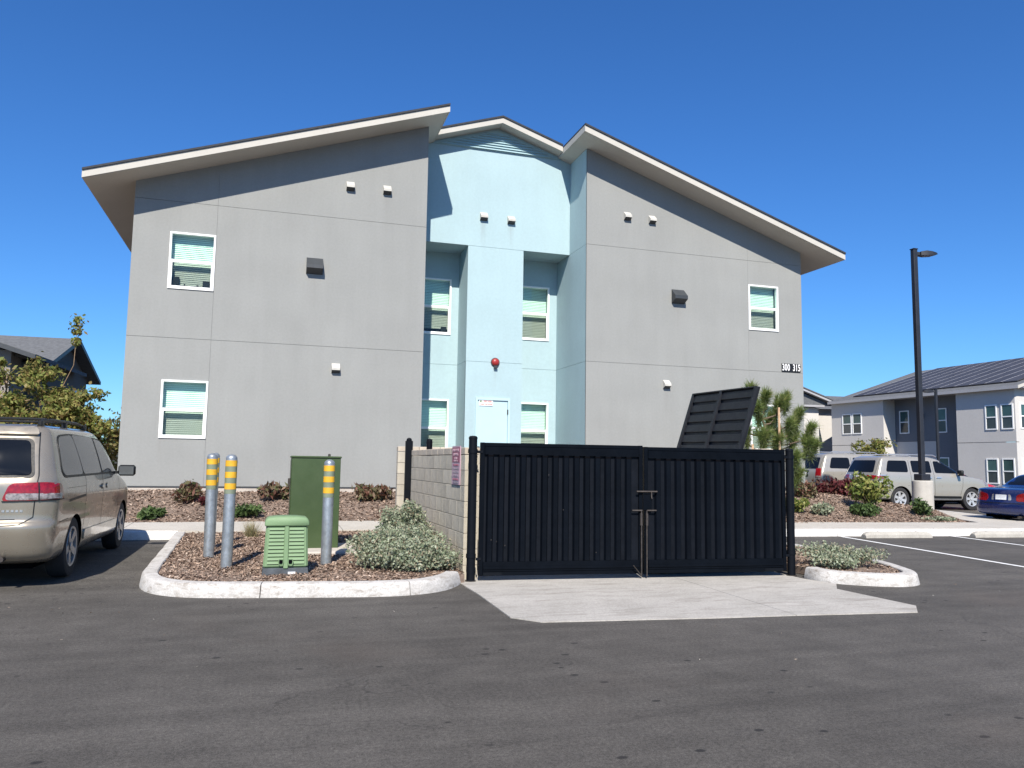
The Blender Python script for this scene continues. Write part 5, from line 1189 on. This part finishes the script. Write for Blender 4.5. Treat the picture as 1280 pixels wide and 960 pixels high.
# --- sedans
DR = [(.25, .26, 4.75, .22, .78, .8), (.06, .32, 4.92, .30, .88, .9), (.0, .45, 4.98, .42, .905, 1), (.0, .60, 4.98, .58, .91, 1), (.05, .74, 4.92, .68, .905, 1), (.06, .92, 4.75, .76, .89, 1), (.12, .99, 4.35, .86, .87, .9), (.45, 1.03, 3.85, .97, .84, .8),
      (.95, 1.06, 3.60, 1.02, .80, .7), (1.20, 1.20, 3.25, 1.18, .74, .6), (1.48, 1.34, 2.92, 1.33, .67, .5), (1.68, 1.395, 2.70, 1.39, .61, .4), (1.9, 1.42, 2.5, 1.42, .5, .3)]
def sedan(loc, rz, lab, paint, hood=False):
    c = Car('parked_sedan', lab, 'car', DR, paint, loc, rz, (1.05, 3.85), wr=.32, track=.77, ra=.22, spokes=7)
    for fr, sg in ((R_side, -1), (L_side, 1)):
        c.patch('side_window', 'car_glass', [(1.45, 1.09), (2.35, 1.07), (2.35, 1.34), (1.72, 1.345)], fr, .004, .05)
        c.patch('side_window', 'car_glass', [(2.42, 1.07), (3.45, 1.05), (2.95, 1.30), (2.42, 1.345)], fr, .004, .05)
        c.line('door_seam', 'trim_black', [(2.39, 1.36), (2.39, .35), (3.4, .33)], fr, .010); c.line('door_seam', 'trim_black', [(1.40, 1.05), (1.55, .6), (1.65, .35), (2.39, .35)], fr, .010)
        cf = corner(sg); c.patch('tail_light', 'lamp_red', [(-.30, .66), (.30, .68), (.28, .88), (-.12, .90), (-.28, .84)], cf, .010, .06)
        my = sg * .90; MB().box(3.20, 3.32, min(my, my + sg * .20), max(my, my + sg * .20), 1.0, 1.12).build('mirror', paint, c.r, bevel=.02, smooth=60)
    c.patch('rear_window', 'car_glass', [(-.62, 1.10), (.62, 1.10), (.52, 1.36), (-.52, 1.36)], Rear, .005, .06)
    c.patch('plate_recess', 'plate_frame', [(-.30, .69), (.30, .69), (.27, .85), (-.27, .85)], Rear, .004, .04)
    c.patch('plate_surround', paint, [(-.21, .68), (.21, .68), (.21, .86), (-.21, .86)], Rear, .006, .01)
    c.patch('licence_plate', 'plate_white', [(-.16, .70), (.16, .70), (.16, .84), (-.16, .84)], Rear, .012, .01)
    c.line('trunk_seam', 'trim_black', [(-.62, 1.02), (-.64, .62), (.64, .62), (.62, 1.02)], Rear, .008, .003)
    c.line('bumper_seam', 'trim_black', [(-.80, .60), (.80, .60)], Rear, .010, .003)
    MB().box(.3, 4.6, -.68, .68, .20, .32).build('underbody', 'dark_void', c.r)
    MB().tube([(.02, -.5, .25), (.4, -.5, .25)], .03, 10).build('exhaust_pipe', 'worn_steel', c.r); return c
sedan((19.38, 17.0, 0.0), radians(3), 'dark blue sedan seen from behind at the right edge with its plate', 'paint_blue')
sedan((26.5, 28.3, 0.0), radians(-5), 'bright red car showing between the silver SUV and the blue sedan', 'paint_red')

# ------------------------------------------------------------------ lamp poles
def lamppost(loc, zb, zt, lab, wide=.11, base=True, arm=.75, armdir=(.98, -.2), group='parking lot lamp posts'):
    r = root('lamp_post', loc, lab, 'lamp post', group=group)
    if base:
        MB().lathe([(.30, -.2), (.30, zb - .02), (.285, zb)], (0, 0, 0), 30).build('concrete_base', 'base_concrete', r, smooth=35)
        MB().box(-.17, .17, -.17, .17, zb, zb + .20).build('base_cover', 'pole_black', r, bevel=.02)
    MB().box(-wide * .5, wide * .5, -wide * .5, wide * .5, zb, zt).build('pole', 'pole_black', r, bevel=.012)
    MB().box(-wide * .6, wide * .6, -wide * .6, wide * .6, zt, zt + .03).build('pole_cap', 'pole_black', r, bevel=.008)
    d = Vector((armdir[0], armdir[1], 0)).normalized(); p = Vector((-d.y, d.x, 0)); z = zt - .12
    def q_(prof, wds, nm, mn):
        m = MB(); n = len(prof)
        V = [d * a + p * (-b) + Vector((0, 0, z + t)) for (a, t, _), b in zip(prof, wds)] + [d * a + p * b + Vector((0, 0, z + t)) for (a, t, _), b in zip(prof, wds)] + \
            [d * a + p * (-b) + Vector((0, 0, z + u)) for (a, _, u), b in zip(prof, wds)] + [d * a + p * b + Vector((0, 0, z + u)) for (a, _, u), b in zip(prof, wds)]
        F = []
        for i in range(n - 1): F += [(i, i + n, i + n + 1, i + 1), (2 * n + i, 2 * n + i + 1, 3 * n + i + 1, 3 * n + i), (i, i + 1, 2 * n + i + 1, 2 * n + i), (n + i, 3 * n + i, 3 * n + i + 1, n + i + 1)]
        F += [(0, 2 * n, 3 * n, n), (n - 1, 2 * n - 1, 4 * n - 1, 3 * n - 1)]
        m.add(V, F); return m.build(nm, mn, r, smooth=40)
    q_([(.05, .05, -.06), (.22, .04, -.05)], (.04, .04), 'arm', 'pole_black')
    q_([(.18, .05, -.07), (.34, .075, -.075), (.52, .055, -.06), (.68, .02, -.03), (arm, -.005, -.012)], (.10, .15, .16, .13, .07), 'lamp_head', 'pole_black')
    q_([(.28, -.076, -.082), (.58, -.060, -.066)], (.11, .11), 'lamp_lens', 'lamp_clear')
    return r
lamppost((19.15, 19.45, .10), 1.06, 8.27, 'tall black lamp post on a round concrete base in front of the silver SUV', wide=.15)
lamppost((34.15, 33.55, .05), .6, 5.75, 'distant thin black lamp post in front of the dark wall of the far building', wide=.125, base=True, armdir=(-.95, .3))

# wheel stops
def stop(a, b, lab):
    a = Vector(a); b = Vector(b); L = (b - a).length; r = root('wheel_stop', (a.x, a.y, gz(a.x, a.y) + .004), lab, 'wheel stop', rz=math.atan2(b.y - a.y, b.x - a.x), group='concrete wheel stops')
    m = MB(); prof = [(-.09, 0), (-.085, .07), (-.05, .13), (.05, .13), (.085, .07), (.09, 0)]
    vs = []; xs2 = [0, .02, .12, L - .12, L - .02, L]; sc = [.55, .75, 1, 1, .75, .55]
    for x, s_ in zip(xs2, sc): vs += [(x, y, z * (s_ if z > 0 else 1)) for y, z in prof]
    k = len(prof); fs = [(i * k + j, (i + 1) * k + j, (i + 1) * k + j + 1, i * k + j + 1) for i in range(5) for j in range(k - 1)] + [tuple(range(k)), tuple(range(6 * k - 1, 5 * k - 1, -1))]
    m.add(vs, fs); m.build('stop_body', 'stop_concrete', r, smooth=25)
    for x in (.35, L - .35): MB().lathe([(.014, .128), (.012, .137)], (x, 0, 0), 8).build('anchor_pin', 'worn_steel', r)
stop((12.42, 14.28), (14.05, 14.12), 'grey concrete wheel stop in the bay right of the small island')
stop((15.15, 14.02), (16.78, 13.86), 'grey concrete wheel stop in the bay at the far right edge')

# ------------------------------------------------------------------ far buildings
def fwin(par, y0, y1, z0, z1, x, low=None, facing='x'):
    """small hung window on a far wall in local coordinates (wall faces -x or -y)"""
    def bx(m, a0, a1, d0, d1, b0, b1):
        if facing == 'x': m.box(x + d0, x + d1, a0, a1, b0, b1)
        else: m.box(a0, a1, x + d0, x + d1, b0, b1)
        return m
    fw = .065; zm = (z0 + z1) / 2; f = MB()
    for a in ((y0, y0 + fw, z0, z1), (y1 - fw, y1, z0, z1), (y0 + fw, y1 - fw, z0, z0 + fw), (y0 + fw, y1 - fw, z1 - fw, z1), (y0 + fw, y1 - fw, zm - .03, zm + .03)): bx(f, a[0], a[1], -.04, .05, a[2], a[3])
    F_ = f.build('window', 'white_vinyl', par)
    bx(MB(), y0 + fw, y1 - fw, -.012, .0, zm + .03, z1 - fw).build('pane', 'far_glass', F_); bx(MB(), y0 + fw, y1 - fw, -.010, .0, z0 + fw, zm - .03).build('pane', 'far_glass_low', F_)
fb = root('apartment_building', (39.0, 33.0, 0), 'white and dark grey two storey apartment block with a solar panelled roof at the right', 'building', rz=radians(4))
def wallx(nm, mn, x, y0, y1, z0, z1, joints=(3.07,), th=.2):
    zs = [z0] + [j for j in joints if z0 < j < z1] + [z1]
    for a, b in zip(zs[:-1], zs[1:]):
        MB().box(x, x + th, y0, y1, a + (0.015 if a != z0 else 0), b - (.015 if b != z1 else 0)).build(nm, mn, fb)
wallx('stucco_panel', 'far_white', 0, 0.0, 3.64, -.3, 6.05)
wallx('stucco_panel', 'far_grey', 1.0, 3.64, 4.2, -.3, 6.05); wallx('stucco_panel', 'far_grey', 1.0, 4.2, 9.03, 3.27, 6.05, ()); wallx('stucco_panel', 'far_white', 1.0, 5.8, 9.03, -.3, 3.255, ()); wallx('stucco_panel', 'far_grey', 1.0, 4.2, 5.8, -.3, 3.27, ())
wallx('stucco_panel', 'far_white', 0, 9.03, 13.6, -.3, 6.05)
MB().box(.2, 1.0, 9.02, 9.22, -.3, 6.05).build('stucco_panel', 'far_white', fb); MB().box(.2, 1.0, 3.44, 3.63, -.3, 6.05).build('stucco_panel', 'far_grey', fb)
MB().box(.2, 17, -.001, .2, -.3, 6.05).build('stucco_panel', 'far_white', fb); MB().box(.2, 17, 13.3, 13.6, -.3, 6.05).build('stucco_panel', 'far_white', fb)
for y0, y1, z0, z1 in ((1.07, 1.78, 3.77, 5.18), (.10, .82, 3.77, 5.18), (1.12, 1.83, .75, 2.17), (.15, .88, .75, 2.17), (11.75, 12.58, 3.82, 5.22), (10.85, 11.66, 3.82, 5.22), (11.75, 12.58, .8, 2.2), (10.85, 11.66, .8, 2.2)): fwin(fb, y0, y1, z0, z1, 0)
for y0, y1, z0, z1 in ((7.9, 8.65, 3.78, 5.27), (5.12, 5.91, 3.76, 5.27), (5.05, 5.85, .8, 2.25)): fwin(fb, y0, y1, z0, z1, 1.0)
for x0 in (.35, 1.40):
    fwin(fb, x0, x0 + .85, 3.8, 5.2, 0, facing='y'); fwin(fb, x0, x0 + .85, .75, 2.15, 0, facing='y')
MB().box(.85, 1.0, 6.78, 7.10, 4.70, 5.0).build('vent_hood', 'vent_dark', fb, bevel=.02)
EZ = 6.12; ov = .32; RW = 9.0; sl_ = 0.30; RZ = EZ + (RW + ov) * sl_; YE = 13.6
rf_ = MB().add([(-ov, -.45, EZ), (RW, -.45, RZ), (RW, 14.3, RZ), (-ov, YE, EZ), (18.3, -.45, EZ), (18.3, 14.3, EZ), (-ov, -.45, EZ - .05), (RW, -.45, RZ - .05), (RW, 14.3, RZ - .05), (-ov, YE, EZ - .05), (18.3, -.45, EZ - .05), (18.3, 14.3, EZ - .05)],
              [(0, 1, 2, 3), (1, 4, 5, 2), (9, 8, 7, 6), (8, 11, 10, 7), (0, 6, 7, 1), (1, 7, 10, 4), (0, 3, 9, 6), (3, 2, 8, 9)]).build('roof', 'shingle', fb)
MB().box(-ov - .03, -ov, -.47, YE, EZ - .16, EZ + .01).build('fascia', 'fascia_grey', rf_)
MB().prism([(-ov - .02, EZ - .17), (RW, RZ - .17), (18.3, EZ - .17), (18.3, EZ), (RW, RZ), (-ov - .02, EZ)], -.49, -.455).build('fascia', 'cream', rf_)
MB().prism([(0.0, 6.06), (17.0, 6.06), (RW, RZ - .08)], 0.0, .2).build('gable_wall', 'far_white', fb)
MB().box(-ov, 1.2, -.44, YE, EZ - .11, EZ - .07).build('soffit', 'fascia_grey', rf_)
for c_ in range(5):
    for r_ in range(14):
        x0 = .62 + c_ * 1.62; x1 = x0 + 1.58; y0 = .25 + r_ * 1.0; y1 = y0 + .93
        if y1 > 12.9 - max(0, 2 - c_) * .25: continue
        zA = EZ + (x0 + ov) * sl_ + .10; zB = EZ + (x1 + ov) * sl_ + .10
        MB().add([(x0, y0, zA), (x1, y0, zB), (x1, y1, zB), (x0, y1, zA), (x0, y0, zA - .05), (x1, y0, zB - .05), (x1, y1, zB - .05), (x0, y1, zA - .05)], [(0, 1, 2, 3), (0, 4, 5, 1), (1, 5, 6, 2), (2, 6, 7, 3), (3, 7, 4, 0)]).build('solar_panel', 'solar', rf_)
        MB().add([(x0, y1 + .005, zA + .004), (x1, y1 + .005, zB + .004), (x1, y1 + .065, zB + .004), (x0, y1 + .065, zA + .004)], [(0, 1, 2, 3)]).build('panel_rail', 'solar_frame', rf_)
# far wing running left, with a small gable
wg = root('apartment_building_wing', (39.0, 50.0, 0), 'far white wing with grey shingled roof and gable behind the grey block corner', 'building', rz=-radians(4.5))
MB().box(-12, 6, 0, .3, -.3, 6.0).build('wall', 'far_white', wg)
MB().add([(-13, -.5, 5.9), (8, -.5, 5.9), (8, 6, 7.55), (-13, 6, 7.55), (8, 12, 5.9), (-13, 12, 5.9)], [(0, 1, 2, 3), (3, 2, 4, 5)]).build('roof', 'shingle', wg)
for k in range(4):
    x0 = 1.6 + k * 1.05; MB().add([(x0, 1.2, 6.42), (x0 + 1.0, 1.2, 6.42), (x0 + 1.0, 3.0, 6.90), (x0, 3.0, 6.90)], [(0, 1, 2, 3)]).build('solar_panel', 'solar', wg)
g_ = MB().prism([(-11, 6.0), (0.1, 5.95), (-5.6, 8.0)], -2.6, -2.4).build('gable', 'shingle', wg)
MB().prism([(-11, 6.02), (-5.6, 8.05), (0.3, 5.98), (0.3, 6.13), (-5.6, 8.20), (-11, 6.17)], -2.95, -2.62).build('rake_board', 'fascia_grey', g_)
MB().prism([(-11, 6.18), (-5.6, 8.21), (0.35, 6.14), (0.35, 6.22), (-5.6, 8.30), (-11, 6.26)], -3.0, 4).build('gable_roof', 'shingle', g_)
MB().box(-11, -.7, -2.75, -2.35, 5.84, 5.97).build('fascia', 'fascia_grey', g_)
MB().box(-11, -.9, -2.3, 0, -.3, 5.8).build('wall', 'far_white', wg)
# dark left building
lb_ = root('apartment_building', (-9.9, 51.0, 0), 'dark grey gabled apartment block far left behind the trees', 'building', rz=-radians(3))
MB().box(-14, -.35, -8.0, 0, -.3, 6.0).build('wall', 'far_dark', lb_)
ge = MB(); ge.add([(-.35, -8.0, 5.98), (-.35, 0, 5.98), (-.35, -4.0, 7.45), (-.65, -8.0, 5.98), (-.65, 0, 5.98), (-.65, -4.0, 7.45)], [(0, 1, 2), (5, 4, 3), (0, 2, 5, 3), (1, 4, 5, 2)]); ge.build('gable_wall', 'far_dark', lb_)
RL = MB(); RL.add([(-14, -8.7, 5.75), (.25, -8.7, 5.75), (.25, -4, 7.60), (-14, -4, 7.60), (.25, .7, 5.75), (-14, .7, 5.75), (-14, -8.7, 5.93), (.25, -8.7, 5.93), (.25, -4, 7.80), (-14, -4, 7.80), (.25, .7, 5.93), (-14, .7, 5.93)],
                [(6, 7, 8, 9), (9, 8, 10, 11), (0, 3, 2, 1), (3, 5, 4, 2), (0, 1, 7, 6), (1, 2, 8, 7), (2, 4, 10, 8), (4, 5, 11, 10)]); rl_ = RL.build('roof', 'shingle', lb_)
RK = MB(); RK.add([(.255, -8.7, 5.72), (.255, -4, 7.57), (.255, .7, 5.72), (.255, -8.7, 5.92), (.255, -4, 7.79), (.255, .7, 5.92)], [(0, 1, 4, 3), (1, 2, 5, 4)]); RK.build('rake_board', 'vent_dark', rl_)
def fwy(par, x0, x1, z0, z1, y): fwin(par, x0, x1, z0, z1, y, facing='y')
for x in (-6.4, -5.3, -3.4): fwy(lb_, x, x + .9, 4.0, 5.3, -8.0)
for x in (-6.4, -5.3, -3.4): fwy(lb_, x, x + .9, .9, 2.3, -8.0)
MB().box(-.354, -.30, -2.6, -1.7, 3.9, 5.2).build('window', 'white_vinyl', lb_)
lb2 = root('apartment_building', (-11.4, 41.0, 0), 'nearest dark and beige building at the left edge above the tree', 'building', rz=-radians(3))
MB().box(-9, -1.75, 0, 7, -.3, 6.3).build('wall', 'far_dark', lb2); MB().box(-1.75, .0, 0.0, 7, -.3, 6.3).build('wall', 'far_beige', lb2)
MB().prism([(-9, 6.3), (.5, 6.05), (-1.6, 6.75), (-4.2, 7.65), (-9, 9.0)], .3, 7).build('gable_wall', 'far_dark', lb2)
rr2 = MB().prism([(-9.2, 9.15), (-3.9, 7.60), (-1.7, 6.85), (1.25, 5.9), (1.25, 6.08), (-1.7, 7.03), (-3.9, 7.78), (-9.2, 9.35)], -.8, 7.6).build('roof', 'shingle', lb2)
MB().prism([(-9.2, 9.10), (-3.9, 7.55), (-1.7, 6.80), (1.25, 5.85), (1.25, 6.06), (-1.7, 7.01), (-3.9, 7.76), (-9.2, 9.33)], -.86, -.803).build('rake_board', 'vent_dark', rr2)
for x in (-4.2, -3.1): fwy(lb2, x, x + .9, 3.9, 5.3, 0)
# slatted fence between van and building
fn = root('slat_fence', (-14, 33.2, .3), 'dark horizontal slat fence seen between the van and the grey wall', 'fence')
for i in range(9): MB().box(0, 11.8, 0, .03, .15 + i * .18, .29 + i * .18).build('slat', 'fence_dark', fn)
for i in range(7): MB().box(i * 1.95, i * 1.95 + .08, .031, .1, 0, 1.85).build('fence_post', 'fence_dark', fn)
hd = root('hedge', (-7.0, 38.5, .2), 'low dark hedge behind the slatted fence', 'hedge')
C = np.column_stack([rng.uniform(-6, 6, 5000), rng.uniform(-.6, .6, 5000), rng.uniform(.3, 2.2, 5000) ** 1.0]); C[:, 2] += .25 * np.sin(C[:, 0] * 2.3); V, F = quads(C, .22, 1.5); npmesh('foliage', V, F, 'leaf_green', hd)
# asphalt litter near the kerb and in the lot
n = 500; Q = np.column_stack([rng.uniform(-6, 9, n), rng.uniform(3, 9.3, n)]); keep = ~((Q[:, 0] > 2.2) & (Q[:, 0] < 7.2) & (Q[:, 1] > 6.8)); Q = Q[keep]; w__ = rng.random(len(Q)) < np.exp(-(9.2 - Q[:, 1]) / 1.6) + .08; Q = Q[w__]
V, F = quads(np.column_stack([Q, np.full(len(Q), .008)]), .022, 1.3); V[:, 2] = .006 + (V[:, 2] - .008) * .3; o = npmesh('asphalt_litter', V, F, 'litter'); props(o, 'scattered leaf bits and grit on the asphalt along the white kerb', 'litter', kind='stuff')
